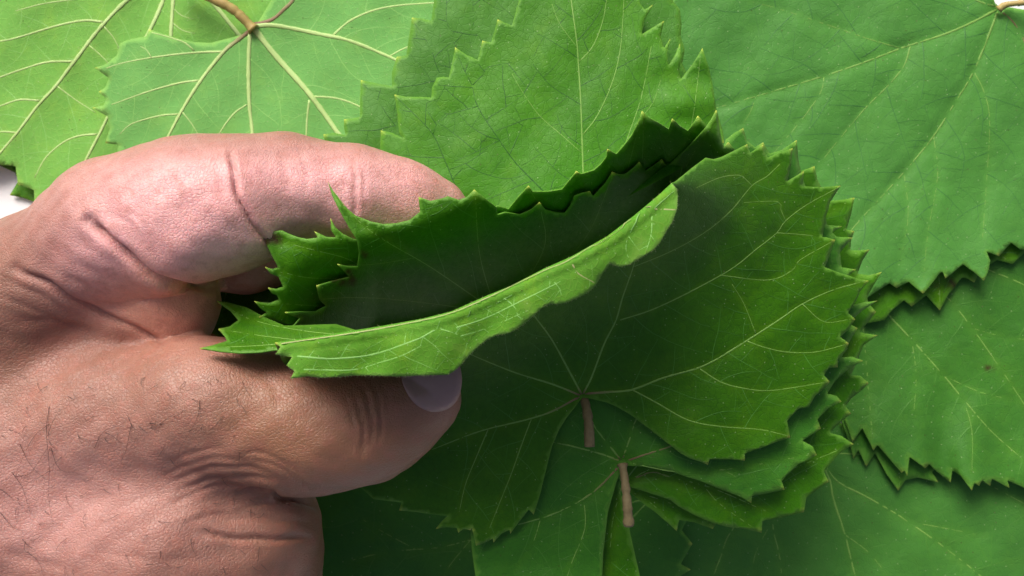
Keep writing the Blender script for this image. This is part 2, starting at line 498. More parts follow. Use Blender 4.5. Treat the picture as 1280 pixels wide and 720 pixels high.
    if petiole:
        P = np.array([p[:2] for p in petiole['pts']], float)
        Cc = catmull(P, 3); zz = np.interp(np.linspace(0, 1, len(Cc)), np.linspace(0, 1, len(P)), [p[2] for p in petiole['pts']])
        def Sp(_):
            p0 = W(Cc, zz); nrm = np.tile([0, 0, 1.], (len(Cc), 1)); return p0, nrm
        tube(Sp, P, petiole['w'][0], petiole['w'][1], petiole.get('mat', PETIOLE), 'petiole', root, flat=1.0, lift=0, step=3, sides=10, flare=.5)
    return root

def flat(z0, gx=0, gy=0, cx=640, cy=360):
    return lambda P: z0 + (P[:, 0] - cx) * gx + (P[:, 1] - cy) * gy

def lifted(z0, centre, k, p=2, cap=12):
    """flat in the middle, margins lifting off the table"""
    c = np.array(centre, float)
    return lambda P: z0 + np.minimum(k * (np.hypot(*(P - c).T) / 100) ** p, cap)

def V(pts, w0, w1, sides=(), brown=0, kind=None): return (pts, w0, w1, brown, list(sides), kind)

# ------------------------------------------------------------------ leaves spread on the table
TG = 'grape leaves spread over the table'
# underside-up leaves at the top left
leaf('dark leaf corner poking out below the pale leaf beside the bare white table',
     [(-70, 190), (0, 207), (19, 216), (23, 226), (12, 244), (28, 247), (42, 252), (43, 268), (90, 270), (140, 230), (160, 160), (120, 80), (40, 60), (-50, 100)],
     (70, 80), [V([(70, 80), (60, 150), (40, 240)], 3, 1)], flat(1.2), tint=0.5, val=0.95, seed=1, group=TG)
leaf('pale underside-up leaf with long slanting veins, edge beside the bare white table',
     [(-30, 214), (0, 206), (20, 208), (23, 231), (30, 233), (43, 238), (44, 261), (60, 257), (88, 250), (100, 262)] +
     teeth([(100, 262), (180, 300), (280, 280), (360, 220), (420, 130), (440, 20), (400, -90), (310, -150), (240, -140)], 28, 10, 3) +
     [(226, -80), (222, -50), (205, -95)] + teeth([(205, -95), (120, -150), (10, -120), (-70, -40), (-100, 60), (-90, 150), (-30, 214)], 30, 12, 4),
     (222, -48),
     [V([(222, -48), (160, 0), (125, 36), (95, 75), (70, 108), (48, 132), (22, 166), (0, 192), (-20, 215)], 6, 2.5,
        [([(130, 28), (105, 26), (70, 33), (20, 48), (0, 52), (-40, 60)], 3.2, 1.5), ([(92, 77), (60, 78), (25, 88), (0, 97), (-40, 112)], 3, 1.5),
         ([(50, 126), (25, 125), (0, 133), (-30, 142)], 2.8, 1.4), ([(22, 166), (0, 165), (-25, 170)], 2.4, 1.2),
         ([(130, 33), (142, 47), (150, 62)], 1.6, .8), ([(112, 57), (125, 68), (137, 80)], 1.5, .8), ([(72, 108), (95, 125), (120, 141)], 1.6, .8),
         ([(165, -3), (150, -5), (110, -2), (60, 4), (20, 14)], 2.4, 1)]),
      V([(222, -48), (200, 12), (172, 70), (133, 151), (108, 200), (88, 242), (80, 262)], 6, 2.5,
        [([(122, 168), (100, 170), (80, 178), (58, 197), (44, 222)], 2.6, 1.2), ([(110, 196), (122, 205), (132, 212)], 1.4, .7)]),
      V([(222, -48), (219, -20), (217, 0), (214, 44), (212, 90)], 6, 4, [([(216, 10), (228, 20), (242, 24)], 1.4, .7), ([(215, 28), (228, 38), (244, 42)], 1.4, .7)]),
      V([(222, -48), (240, -25), (265, 2), (300, 45), (340, 95)], 7, 4),
      V([(222, -48), (280, -60), (330, -60), (390, -40)], 5, 2)],
     lifted(3.0, (222, -48), .12), under=True, tint=0.66, val=1.06, seed=2, grey_sheen=.30, group=TG)
leaf('pale underside-up leaf with thick tan petiole and branching veins beside the index finger',
     [(316, 38), (305, 43), (292, 47), (264, 54), (243, 53), (225, 49), (205, 43), (187, 37), (183, 46), (165, 49), (151, 54), (146, 70), (134, 80), (119, 85), (137, 98), (132, 110), (124, 115),
      (134, 124), (130, 132), (116, 135), (135, 146), (138, 160), (132, 179), (149, 181), (146, 195), (152, 207), (160, 230)] +
     teeth([(160, 230), (200, 300), (290, 345), (400, 330), (500, 260), (565, 180), (600, 80), (590, -20), (530, -110), (430, -150)], 30, 11, 5) +
     [(372, -110), (350, -50), (340, 0), (328, 20)],
     (316, 35),
     [V([(314, 38), (297, 51), (280, 65), (252, 100), (228, 138), (210, 172), (197, 196), (180, 235)], 5.2, 3,
        [([(280, 65), (244, 66), (192, 72), (150, 80), (133, 86)], 3, 1.2), ([(243, 64), (232, 54), (212, 47), (190, 41)], 2, 1),
         ([(249, 101), (225, 104), (185, 115), (140, 131)], 2.8, 1.1), ([(224, 143), (200, 145), (165, 155), (150, 168)], 2.4, 1.1),
         ([(190, 73), (184, 63), (176, 58)], 1.5, .7), ([(228, 140), (240, 155), (250, 172)], 1.5, .7), ([(200, 185), (175, 185), (152, 203)], 2, 1)], brown=60),
      V([(313, 42), (311, 80), (312, 130), (316, 170), (320, 260)], 5.5, 4, [([(309, 131), (292, 143), (274, 168), (262, 195)], 2.4, 1.3)]),
      V([(318, 36), (345, 70), (385, 115), (421, 164), (470, 235), (490, 270)], 8, 4.5,
        [([(393, 121), (420, 123), (447, 132), (480, 152)], 2.8, 1.5), ([(387, 125), (384, 150), (383, 170), (378, 230)], 2.8, 1.4)]),
      V([(318, 33), (345, 32), (400, 43), (440, 52), (495, 75), (545, 100)], 6, 3,
        [([(416, 45), (440, 25), (480, 10), (540, 4), (580, 4)], 3, 1.3), ([(487, 71), (505, 61), (530, 52)], 2.2, 1.2)]),
      V([(318, 31), (340, 25), (355, 12), (370, -5), (400, -60)], 5, 3, brown=220)],
     lifted(7.5, (315, 40), .28), under=True, tint=0.36, val=0.98, seed=3, grey_sheen=.5, group=TG,
     petiole=dict(pts=[(317, 37, 9), (306, 25, 10), (293, 13, 11), (278, 4, 11), (262, -4, 11), (215, -30, 10)], w=(11, 15), mat=PETIOLE_TAN))

# leaves at the right, upper side up
leaf('broad leaf on the table below the forked-vein leaf, stretching under the held stack',
     teeth([(1020, 545), (1110, 520), (1230, 540), (1340, 600), (1390, 720), (1330, 850), (1180, 900), (1040, 880), (920, 860), (800, 800), (740, 700), (715, 590), (770, 490), (880, 450), (970, 500)], 34, 13, 6, s=-1) + [(1000, 575)],
     (1022, 566),
     [V([(1022, 566), (1037, 600), (1042, 625), (1056, 668), (1070, 725), (1090, 800)], 4.5, 2.5, [([(1056, 668), (1085, 690), (1110, 720)], 1.8, 1)]),
      V([(1022, 566), (1045, 600), (1085, 622), (1135, 652), (1205, 703), (1270, 760)], 3.6, 2, [([(1135, 652), (1180, 660), (1230, 670)], 1.5, .9)]),
      V([(1022, 566), (960, 620), (916, 661), (900, 698), (885, 740)], 3.6, 2),
      V([(1022, 566), (985, 610), (966, 650), (975, 700), (980, 770)], 3.2, 2, [([(966, 650), (945, 690), (940, 720)], 1.6, 1)]),
      V([(1022, 566), (1100, 570), (1200, 590), (1300, 640)], 3, 1.6)],
     lifted(1.5, (1022, 600), .06), tint=0.2, val=0.9, seed=4, grey_sheen=0.36, net='pale', group=TG)
leaf('thin tooth-edged leaf tips showing just under the forked-vein leaf',
     [(1050, 520), (1062, 553), (1067, 573), (1073, 562), (1083, 583), (1094, 566), (1108, 592), (1123, 613), (1132, 600), (1148, 597), (1173, 603), (1165, 590), (1200, 560), (1210, 480), (1150, 430), (1080, 430)],
     (1130, 470), [V([(1130, 470), (1125, 540), (1124, 606)], 3, 1.4)], flat(3.6), tint=0.35, val=1.0, seed=5, grey_sheen=0.2, net='pale', group=TG)
def z_r2(P):
    m = np.clip((P[:, 1] - 480) / 120, 0, 1.4)
    return 5.6 + 1.6 * m + 3.0 * m * np.exp(-((P[:, 0] - 1215) / 26) ** 2) - 2.6 * m * np.exp(-((P[:, 0] - 1178) / 18) ** 2) + 1.6 * m * np.exp(-((P[:, 0] - 1150) / 20) ** 2) - .9 * np.clip((1100 - P[:, 0]) / 60, 0, 1)
leaf('leaf lying half under the big smooth leaf, with forked veins and a ruffled lower edge',
     [(1050, 500), (1056, 525), (1066, 552), (1078, 535), (1083, 545), (1092, 563), (1097, 556), (1127, 591), (1131, 588), (1134, 595), (1137, 571), (1157, 585), (1162, 580), (1172, 590), (1188, 603), (1190, 588),
      (1200, 594), (1215, 613), (1218, 603), (1224, 607), (1228, 600), (1238, 607), (1240, 598), (1262, 610), (1259, 600), (1283, 611)] +
     teeth([(1283, 611), (1350, 590), (1400, 500), (1400, 380), (1340, 290), (1240, 250), (1140, 260)], 30, 12, 8) +
     [(1090, 310), (1078, 335), (1040, 330)] + teeth([(1040, 330), (990, 380), (990, 450), (1050, 500)], 28, 10, 9),
     (1080, 345),
     [V([(1075, 352), (1110, 393), (1140, 425), (1180, 470), (1205, 500), (1240, 540), (1282, 577)], 4.0, 1.6,
        [([(1140, 425), (1145, 470), (1142, 520)], 1.6, .8), ([(1180, 470), (1225, 490), (1265, 500)], 1.5, .8), ([(1205, 500), (1215, 540), (1215, 590)], 1.4, .8)]),
      V([(1085, 330), (1150, 345), (1185, 373), (1215, 410), (1250, 460), (1290, 520)], 3, 1.6, [([(1215, 410), (1250, 420), (1285, 425)], 1.3, .8)]),
      V([(1085, 320), (1160, 310), (1237, 338), (1280, 356), (1330, 380)], 3.6, 2),
      V([(1075, 352), (1080, 420), (1085, 480), (1090, 540)], 3, 1.4)],
     z_r2, tint=0.25, val=0.85, seed=6, grey_sheen=0.25, net='pale', group=TG, spots=((1239, 458, 3), (1234, 460, 2)))
leaf('narrow fringe of leaf with a browned tooth showing under the big smooth leaf',
     [(1300, 300), (1275, 321), (1266, 330), (1247, 325), (1236, 331), (1222, 345), (1218, 353), (1209, 348), (1203, 347), (1198, 352), (1192, 361), (1186, 367), (1175, 388), (1158, 369), (1140, 383), (1130, 375),
      (1113, 390), (1106, 400), (1085, 404), (1060, 380), (1060, 280), (1150, 200), (1280, 220)],
     (1170, 240), [V([(1170, 240), (1172, 300), (1175, 380)], 3, 1.4), V([(1170, 240), (1210, 290), (1262, 327)], 3, 1.4)], flat(8.2, 0, .004), tint=0.5, val=1.0, seed=7, group=TG,
     spots=((1191, 356, 6), (1186, 350, 4), (1172, 357, 2.5)))
def z_r1(P):
    m = np.clip((P[:, 1] - 230) / 140, 0, 1.2)
    return 10.0 + 2.2 * m + .7 * m * np.sin(P[:, 0] / 13) + 1.0 * np.exp(-((P[:, 0] - 1150) / 60) ** 2 - ((P[:, 1] - 100) / 50) ** 2)
leaf('big smooth leaf with straight veins fanning from a junction at the table corner',
     [(1252, 11), (1262, 9), (1280, 12), (1320, 30)] + teeth([(1320, 30), (1400, 120), (1390, 230), (1310, 310)], 30, 12, 10, s=1) +
     [(1276, 312), (1264, 303), (1249, 320), (1233, 314), (1238, 326), (1235, 340), (1230, 351), (1220, 342), (1204, 330), (1191, 341), (1182, 348), (1179, 340), (1176, 340), (1165, 354), (1154, 367), (1144, 359), (1136, 352),
      (1128, 356), (1121, 360), (1112, 354), (1098, 363), (1083, 373), (1072, 368), (1060, 382)] +
     teeth([(1060, 382), (990, 370), (900, 310), (840, 220), (815, 110), (830, 0), (880, -90), (980, -140), (1100, -130), (1190, -80)], 30, 12, 11, s=1) + [(1235, -20), (1244, 4)],
     (1248, 12),
     [V([(1246, 12), (1215, 28), (1180, 43), (1130, 59), (1080, 78), (1030, 95), (960, 116), (895, 135)], 5.2, 2.2,
        [([(1125, 60), (1090, 50), (1040, 33), (980, 13), (940, 2)], 2.2, 1), ([(1138, 57), (1130, 82), (1110, 107), (1080, 137), (1040, 185), (1015, 218)], 2.8, 1.3),
         ([(1030, 96), (1026, 115), (1005, 146), (980, 176), (960, 200)], 2.0, 1), ([(945, 120), (938, 140), (925, 160)], 1.5, .8)]),
      V([(1247, 14), (1235, 46), (1217, 89), (1195, 126), (1167, 170), (1130, 215), (1075, 275), (1055, 300)], 5.0, 1.8,
        [([(1217, 89), (1230, 115), (1237, 152), (1233, 230), (1228, 300)], 2.0, .9), ([(1167, 170), (1172, 220), (1160, 290), (1154, 350)], 1.6, .8), ([(1130, 215), (1135, 270), (1125, 330)], 1.4, .8)]),
      V([(1250, 13), (1263, 24), (1274, 38), (1282, 58), (1290, 100)], 3.4, 2, brown=160),
      V([(1245, 8), (1222, 1), (1180, -20), (1100, -70)], 4, 2)],
     z_r1, tint=0.15, val=1.2, seed=8, grey_sheen=0.5, net='mid', group=TG, spacing=6, relief=.45,
     petiole=dict(pts=[(1248, 12, 10.6), (1258, 6, 13), (1285, 3, 16), (1330, 0, 16)], w=(7, 8), mat=PETIOLE_TAN))
# shaded leaf under the stack at the bottom
leaf('shaded leaf on the table below the thumb, under the held stack',
     teeth([(470, 590), (380, 620), (330, 700), (360, 800), (460, 860), (600, 870), (740, 840), (840, 740), (850, 640), (800, 560), (700, 520), (580, 530), (520, 560)], 32, 12, 12, s=1),
     (820, 620),
     [V([(815, 622), (700, 650), (588, 675), (550, 684), (485, 690), (440, 700)], 3.4, 1.6, [([(588, 675), (560, 710), (545, 740)], 1.6, 1), ([(520, 687), (470, 660), (440, 640)], 1.5, 1)]),
      V([(815, 622), (740, 700), (680, 780), (640, 840)], 3.4, 1.8), V([(815, 622), (700, 590), (560, 570)], 3, 1.6)],
     flat(3.0, 0, .004), tint=0.2, val=0.8, seed=9, grey_sheen=0.25, net='pale', group=TG)

# ------------------------------------------------------------------ the stack of leaves held in the hand
SG = 'grape leaves in the stack held by the hand'
FOLD = [(344, 430), (380, 425), (430, 417), (480, 409), (530, 400), (565, 391), (590, 380), (610, 371), (640, 359), (680, 338), (716, 322), (760, 297), (795, 270), (825, 245), (841, 230)]
FOLD_S = catmull(FOLD, 6)
def fold_z(P):
    u = np.clip((P[:, 0] - 590) / 290, -1.1, 1.1)
    return 96 - 3.5 * u ** 2 - 3.0 * np.clip(u, 0, 2) ** 2
def dfold(P): return dist_poly(P, FOLD_S)
def stack_z(off, rise=36, reach=64):
    def f(P):
        d = dfold(P)
        sag = 3.0 * np.clip((P[:, 0] - 900) / 180, 0, 1.2) ** 2 + 2.5 * np.clip((P[:, 1] - 560) / 120, 0, 1.2) ** 2
        return 51 - off - sag + (fold_z(P) - 51 - (off * .8 if off else 0)) * np.exp(-d / (reach + 40 / (1 + np.exp(-(P[:, 0] - 810) / 28)))) * (1 if rise == 36 else rise / 36)
    return f
def z_c(P):
    d = dfold(P)
    return stack_z(0)(P) - 3.2 * np.sqrt(np.clip(d / 14, 0, 1)) * np.exp(-d / 120)
def z_flap(P):
    d = dfold(P)
    return fold_z(P) + 1.6 * np.sqrt(np.clip(d / 5, 0, 1)) + (.7 * np.sin(P[:, 0] / 26 + .3) + .2 * np.sin(P[:, 0] / 9 + P[:, 1] / 13)) * np.clip(d / 40, 0, 1) - .35 * np.exp(-((d - 13) / 5) ** 2)

# upper wall of the stack, seen beyond the fold
zA2 = lambda P: 40.5 + (P[:, 1] - 150) * .012 - .000030 * (P[:, 0] - 660) ** 2
leaf('bright upright leaf behind the others of the stack, its jagged edge against the pale leaf',
     [(544, -8), (539, 26), (527, 23), (515, 22), (511, 48), (508, 69), (503, 70), (496, 71), (490, 90), (490, 108), (470, 104), (451, 100), (450, 125), (450, 146), (441, 148), (430, 149), (430, 160), (432, 169), (418, 166), (404, 168), (408, 185),
      (470, 230), (560, 270), (650, 285), (760, 248), (860, 200), (890, 150), (868, 110), (853, 80), (856, 62), (851, 46), (852, 30), (850, 12), (842, 2), (836, -15)] +
     teeth([(836, -15), (800, -90), (720, -130), (620, -110), (560, -50), (544, -8)], 28, 11, 13, s=-1),
     (690, 290),
     [V([(660, 270), (600, 160), (552, 95), (538, 60), (515, 24)], 2.6, 1.0, [], kind='dark'), V([(660, 270), (560, 210), (498, 160), (475, 130), (452, 102)], 2.6, 1.0, kind='dark'),
      V([(660, 270), (640, 120), (603, 52), (592, 30), (592, -30)], 2.6, 1.0, kind='dark'), V([(660, 270), (600, 120), (562, 40), (558, -10)], 2, 1.0, kind='dark')],
     zA2, tint=0.4, val=1.05, seed=10, grey_sheen=0.22, net='dark', group=SG, relief=.2, dens=34)
zA1 = lambda P: 46 + (P[:, 1] - 150) * .016 - .000034 * (P[:, 0] - 680) ** 2 + .6 * np.clip((P[:, 0] - 800) / 40, 0, 1) * np.sin(P[:, 1] / 9)
leaf('bright leaf with a long pale midrib rising above the fingertip',
     [(655, -25), (648, 2), (640, 32), (630, 28), (622, 24), (618, 40), (614, 53), (603, 51), (600, 64), (597, 75), (582, 68), (569, 59), (565, 80), (561, 97), (554, 96), (546, 97), (540, 110), (539, 122), (526, 121), (508, 121), (493, 118),
      (497, 145), (499, 167), (504, 173), (490, 166), (476, 163), (475, 190), (500, 240), (570, 272), (680, 287), (780, 248), (860, 206), (905, 178), (904, 165), (895, 135), (891, 106), (886, 84), (878, 60), (866, 80), (851, 99), (849, 88), (852, 70), (850, 54), (843, 70),
      (836, 82), (834, 66), (838, 48), (830, 60), (826, 46), (830, 26), (818, 33), (802, 43), (806, 24), (816, 6), (806, 12), (800, 4), (795, -15)] +
     teeth([(795, -15), (770, -80), (710, -120), (655, -25)], 28, 10, 14, s=-1),
     (732, 290),
     [V([(731, 262), (729, 214), (726, 128), (723, 80), (721, 52), (714, 0), (705, -70)], 4.0, 2.2,
        [([(724, 77), (741, 58), (753, 28), (758, 0), (760, -30)], 2.2, 1.1), ([(729, 168), (747, 144), (765, 104), (775, 64), (779, 18), (780, -10)], 2.4, 1.1),
         ([(727, 191), (701, 168), (674, 144), (652, 113), (640, 92)], 1.6, .9), ([(722, 60), (700, 30), (690, 5)], 1.4, .8)]),
      V([(760, 248), (770, 222), (784, 174), (799, 131), (808, 92), (814, 58)], 2.4, 1.2, [([(790, 160), (815, 130), (826, 100)], 1.2, .8)]),
      V([(700, 265), (680, 240), (645, 204), (622, 172), (597, 133), (590, 107), (578, 83), (570, 62)], 2.6, 1.1,
        [([(597, 133), (575, 139), (557, 142), (541, 125)], 1.5, .8), ([(608, 149), (635, 132), (655, 118)], 1.4, .8), ([(624, 176), (595, 190), (565, 203)], 1.4, .8), ([(590, 107), (604, 93), (610, 84), (640, 78)], 1.4, .8)], kind='dark'),
      V([(640, 272), (600, 260), (575, 242), (558, 205), (541, 168), (515, 140), (495, 121)], 2.6, 1.1, [([(541, 168), (548, 152), (557, 142)], 1.3, .8), ([(562, 212), (590, 200), (622, 175)], 1.3, .8)], kind='dark'),
      V([(850, 220), (862, 170), (870, 120), (876, 66)], 1.8, 1)],
     zA1, tint=0.45, val=1.12, seed=11, grey_sheen=0.1, net='dark', group=SG, spacing=5, relief=.16, dens=34)
def wall_z(margin, low, off):
    def f(P):
        d = dfold(P); lft = np.clip((470 - P[:, 0]) / 110, 0, 1)
        low_ = low + (72 - low) * lft ** .8
        mar = margin - np.interp(P[:, 0], [760, 860, 900, 930], [0, 9, 15, 26])
        low_ = np.minimum(low_, mar - 6)
        below = ((P[:, 1] - np.interp(P[:, 0], [q[0] for q in FOLD], [q[1] for q in FOLD])) > 0) & (P[:, 0] < 850)
        t = np.where(below, 0, np.clip(d / np.interp(P[:, 0], [340, 600, 750, 840, 900], [120, 122, 102, 84, 84]), 0, 1.25))
        s_ = 1 - (1 - np.clip(t, 0, 1)) ** 1.6
        return low_ + (mar - low_) * s_ + 1.5 * np.clip(t - 1, 0, 1) - off
    return f
leaf('leaf edge just behind the dark inner leaf, thin pale teeth above the hollow',
     [(560, 330), (590, 275), (622, 258), (636, 262), (648, 247), (661, 233), (666, 240), (685, 240), (703, 237), (712, 226), (721, 215), (727, 218), (743, 213), (752, 205), (759, 196), (760, 187), (771, 193), (782, 180), (791, 168), (798, 154), (803, 139),
      (811, 147), (822, 153), (836, 162), (841, 149), (850, 158), (860, 164), (867, 155), (873, 145), (883, 156), (900, 170), (905, 215), (860, 260), (780, 330), (700, 380), (600, 400)],
     (730, 350), [V([(730, 350), (770, 260), (803, 142)], 2.2, 1, [([(803, 200), (804, 170), (803, 145)], 1.2, .8)]), V([(730, 350), (690, 280), (662, 238)], 2, 1), V([(760, 330), (830, 230), (870, 150)], 2, 1)],
     wall_z(82, 24, 2.2), tint=0.5, val=1.05, seed=12, group=SG, spacing=6)
# left end of the roll
leaf('small dark leaf end behind the browned leaf tip, stretched left to darken the shaded gap between the fingers',
     [(240, 352), (262, 340), (290, 346), (306, 346), (318, 336), (340, 312), (380, 320), (400, 380), (380, 410), (330, 425), (280, 425), (245, 405), (235, 375)], (390, 360), [V([(390, 360), (345, 358), (306, 352), (270, 360)], 2.2, 1)], lambda P: 40 + .20 * np.clip(P[:, 0] - 300, 0, 60), tint=0.3, val=0.8, seed=13, group=SG)  # left part extended as dark fill where the gap is only shaded
leaf('leaf end with a dried brown tip and ragged teeth beside the bent index finger',
     [(352, 288), (343, 289), (334, 293), (333, 305), (340, 320), (348, 335), (340, 337), (331, 334), (338, 342), (348, 346), (354, 359), (345, 362), (335, 360), (340, 367), (346, 369), (349, 375), (335, 380), (318, 377), (326, 386), (334, 391), (324, 397),
      (338, 400), (359, 405), (400, 408), (440, 396), (462, 350), (460, 315), (455, 302), (440, 299), (428, 292), (419, 284), (413, 273), (414, 288), (420, 297), (408, 296), (393, 289), (397, 297), (383, 299), (373, 297), (362, 293)],
     (456, 360), [V([(455, 335), (430, 322), (390, 312), (352, 302)], 2.4, 1.1), V([(450, 350), (420, 348), (385, 347), (350, 340)], 2.2, 1), V([(450, 385), (420, 384), (360, 380), (328, 378)], 2, 1)],
     wall_z(84, 24, 3.2), tint=0.5, val=1.0, seed=14, group=SG, spacing=5, spots=((338, 296, 9), (346, 299, 7), (334, 303, 4)))
leaf('folded leaf tail under the pale flap pointing between index finger and thumb',
     [(250, 435), (264, 432), (284, 426), (281, 420), (273, 411), (287, 408), (298, 400), (288, 388), (271, 376), (285, 378), (308, 384), (330, 396), (356, 407), (420, 405), (470, 420), (460, 450), (380, 450), (345, 437), (325, 440), (300, 441), (275, 439)],
     (450, 430), [V([(450, 428), (380, 428), (320, 432), (256, 435)], 3.2, 1.4), V([(440, 420), (370, 412), (310, 398), (276, 378)], 2.0, 1), V([(400, 428), (330, 420), (278, 412)], 1.8, 1)],
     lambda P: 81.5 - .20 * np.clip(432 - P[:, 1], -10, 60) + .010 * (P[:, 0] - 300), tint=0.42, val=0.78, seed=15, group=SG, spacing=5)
leaf('dark inner leaf of the hollow with one long curved spike over the index finger',
     [(410, 228), (415, 244), (424, 262), (436, 284), (446, 300), (449, 318), (447, 334), (436, 334), (422, 331), (432, 341), (437, 347), (416, 352), (396, 358), (398, 368), (400, 376), (408, 383), (395, 390), (376, 390), (356, 391), (368, 396), (376, 398),
      (368, 407), (354, 415), (336, 418), (346, 425), (380, 440), (480, 425), (600, 400), (700, 350), (800, 290), (840, 262), (880, 232), (915, 205), (918, 186), (911, 178), (906, 184), (903, 178), (899, 158), (896, 138), (889, 150), (881, 162), (870, 174), (860, 184), (846, 197), (835, 208), (828, 200), (818, 207),
      (808, 214), (804, 209), (800, 203), (792, 211), (783, 218), (775, 219), (766, 216), (757, 230), (742, 246), (738, 240), (728, 242), (718, 246), (713, 258), (706, 267), (694, 266), (682, 263), (675, 254), (664, 263), (650, 269), (632, 266), (622, 269), (621, 260), (606, 248), (593, 237), (584, 246), (574, 250),
      (560, 245), (552, 248), (538, 251), (523, 246), (525, 265), (512, 275), (495, 279), (478, 280), (462, 277), (445, 270), (430, 257), (418, 241)],
     (620, 390), [V([(620, 390), (540, 335), (480, 300), (446, 274), (414, 236)], 2.4, 1.1, [([(520, 322), (470, 330), (425, 332)], 1.4, .8), ([(500, 312), (470, 292), (455, 280)], 1.2, .8)]),
                  V([(620, 390), (500, 375), (440, 372), (402, 374)], 2, 1), V([(620, 390), (600, 320), (594, 245)], 1.8, 1), V([(640, 380), (680, 310), (676, 260)], 1.8, 1), V([(660, 370), (730, 300), (765, 222)], 1.8, 1), V([(700, 350), (820, 260), (894, 145)], 2, 1)],
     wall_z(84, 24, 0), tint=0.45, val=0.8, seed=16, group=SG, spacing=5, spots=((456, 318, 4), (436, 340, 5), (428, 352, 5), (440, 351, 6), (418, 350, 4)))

# right side of the stack, lowest leaf first
leaf('lowest leaf of the stack, two dark teeth showing under the bright lobe',
     [(770, 600), (795, 622), (820, 641), (834, 653), (846, 664), (849, 650), (868, 653), (891, 661), (905, 640), (980, 600), (1020, 540), (1040, 480), (1050, 400), (1000, 300), (880, 300), (760, 480)],
     (780, 610), [V([(785, 612), (815, 630), (845, 660)], 2, 1), V([(785, 612), (840, 630), (890, 658)], 2, 1)], stack_z(11, 20), tint=0.4, val=0.9, seed=17, group=SG)
leaf('bright leaf low in the stack whose toothed lobe reaches furthest beyond the others',
     [(777, 600), (789, 609), (820, 619), (838, 625), (848, 633), (870, 645), (889, 653), (910, 659), (931, 661), (952, 666), (953, 651), (978, 647), (1005, 640), (1008, 622), (1022, 612), (1036, 602), (1030, 590), (1048, 568), (1067, 555), (1052, 545), (1037, 541),
      (1050, 528), (1064, 517), (1057, 508), (1064, 498), (1078, 487), (1086, 479), (1076, 470), (1064, 469), (1072, 450), (1079, 432), (1097, 419), (1082, 417), (1074, 415), (1086, 402), (1095, 390), (1085, 378), (1084, 371), (1092, 357), (1102, 340), (1086, 344), (1072, 342),
      (1078, 326), (1087, 312), (1074, 313), (1063, 313), (1064, 300), (1068, 289), (1058, 287), (1064, 268), (1068, 247), (1052, 250), (1036, 251), (1028, 236), (1022, 225), (1018, 208), (1000, 214), (980, 200), (900, 240), (850, 330), (740, 520),
      (690, 560), (640, 640), (640, 760), (720, 790), (790, 770), (805, 735), (800, 720), (793, 690), (786, 658), (778, 625), (774, 608)],
     (778, 604), [V([(782, 603), (800, 595), (817, 590), (840, 597), (890, 610), (960, 640)], 3.2, 1.2, [([(890, 610), (950, 600), (1030, 570), (1062, 556)], 1.8, 1), ([(880, 608), (900, 630), (945, 662)], 1.5, .9)], brown=70),
                  V([(776, 610), (766, 650), (762, 690), (755, 730)], 2.2, 1.2), V([(782, 602), (900, 540), (1000, 480), (1080, 420)], 3, 1.2), V([(782, 600), (900, 450), (1000, 370), (1095, 342)], 3, 1.2), V([(860, 420), (960, 310), (1064, 250)], 2.2, 1)],
     stack_z(7.5, 26), tint=0.42, val=0.86, seed=18, group=SG)
leaf('bluish dark leaf of the stack with a brown petiole stub, second from the front',
     [(781, 582), (800, 583), (820, 585), (839, 589), (858, 596), (875, 601), (900, 611), (928, 622), (939, 629), (940, 620), (958, 617), (981, 612), (977, 601), (988, 590), (998, 580), (1010, 575), (1021, 569), (1016, 558), (1003, 551), (1012, 545), (1026, 536), (1022, 524), (1036, 510), (1052, 502),
      (1046, 495), (1034, 492), (1044, 476), (1062, 460), (1079, 451), (1066, 446), (1052, 447), (1060, 430), (1072, 410), (1060, 404), (1078, 388), (1097, 376), (1080, 378), (1064, 382), (1066, 360), (1060, 345), (1070, 337), (1052, 334), (1050, 315), (1066, 297), (1046, 296), (1040, 290), (1053, 283), (1034, 281),
      (1030, 262), (1036, 246), (1018, 234), (1008, 236), (1003, 222), (998, 200), (996, 175), (978, 187), (962, 192), (954, 178), (944, 184), (934, 176), (929, 160), (918, 166), (908, 174), (900, 200), (850, 330), (740, 480),
      (660, 520), (600, 560), (585, 620), (590, 690), (600, 760), (680, 800), (745, 760), (753, 720), (754, 692), (760, 640), (772, 598)],
     (778, 579), [V([(777, 577), (750, 567), (720, 559), (690, 552), (640, 540)], 4.4, 2.2, brown=14), V([(776, 575), (760, 555), (743, 533), (720, 500)], 4, 2.4, brown=10), V([(778, 574), (786, 552), (795, 524), (810, 490)], 4, 2.2, brown=12),
                  V([(781, 577), (810, 567), (840, 557), (900, 530)], 4.4, 2.2, brown=110), V([(784, 578), (850, 590), (920, 585), (1015, 568)], 2, 1, [([(900, 586), (925, 600), (938, 622)], 1.2, .8)]),
                  V([(774, 582), (755, 603), (730, 623), (690, 643), (650, 655), (600, 668)], 4.6, 2, [([(730, 624), (731, 660), (716, 700), (706, 730)], 2.2, 1.3), ([(676, 648), (664, 684), (645, 712)], 1.8, 1)], brown=70)],
     stack_z(3.5, 32), tint=0.25, val=0.85, seed=19, grey_sheen=0.15, net='pale', group=SG,
     petiole=dict(pts=[(778, 581, 50), (781, 600, 52.5), (784, 630, 53.5), (786, 657, 53)], w=(9, 13)))

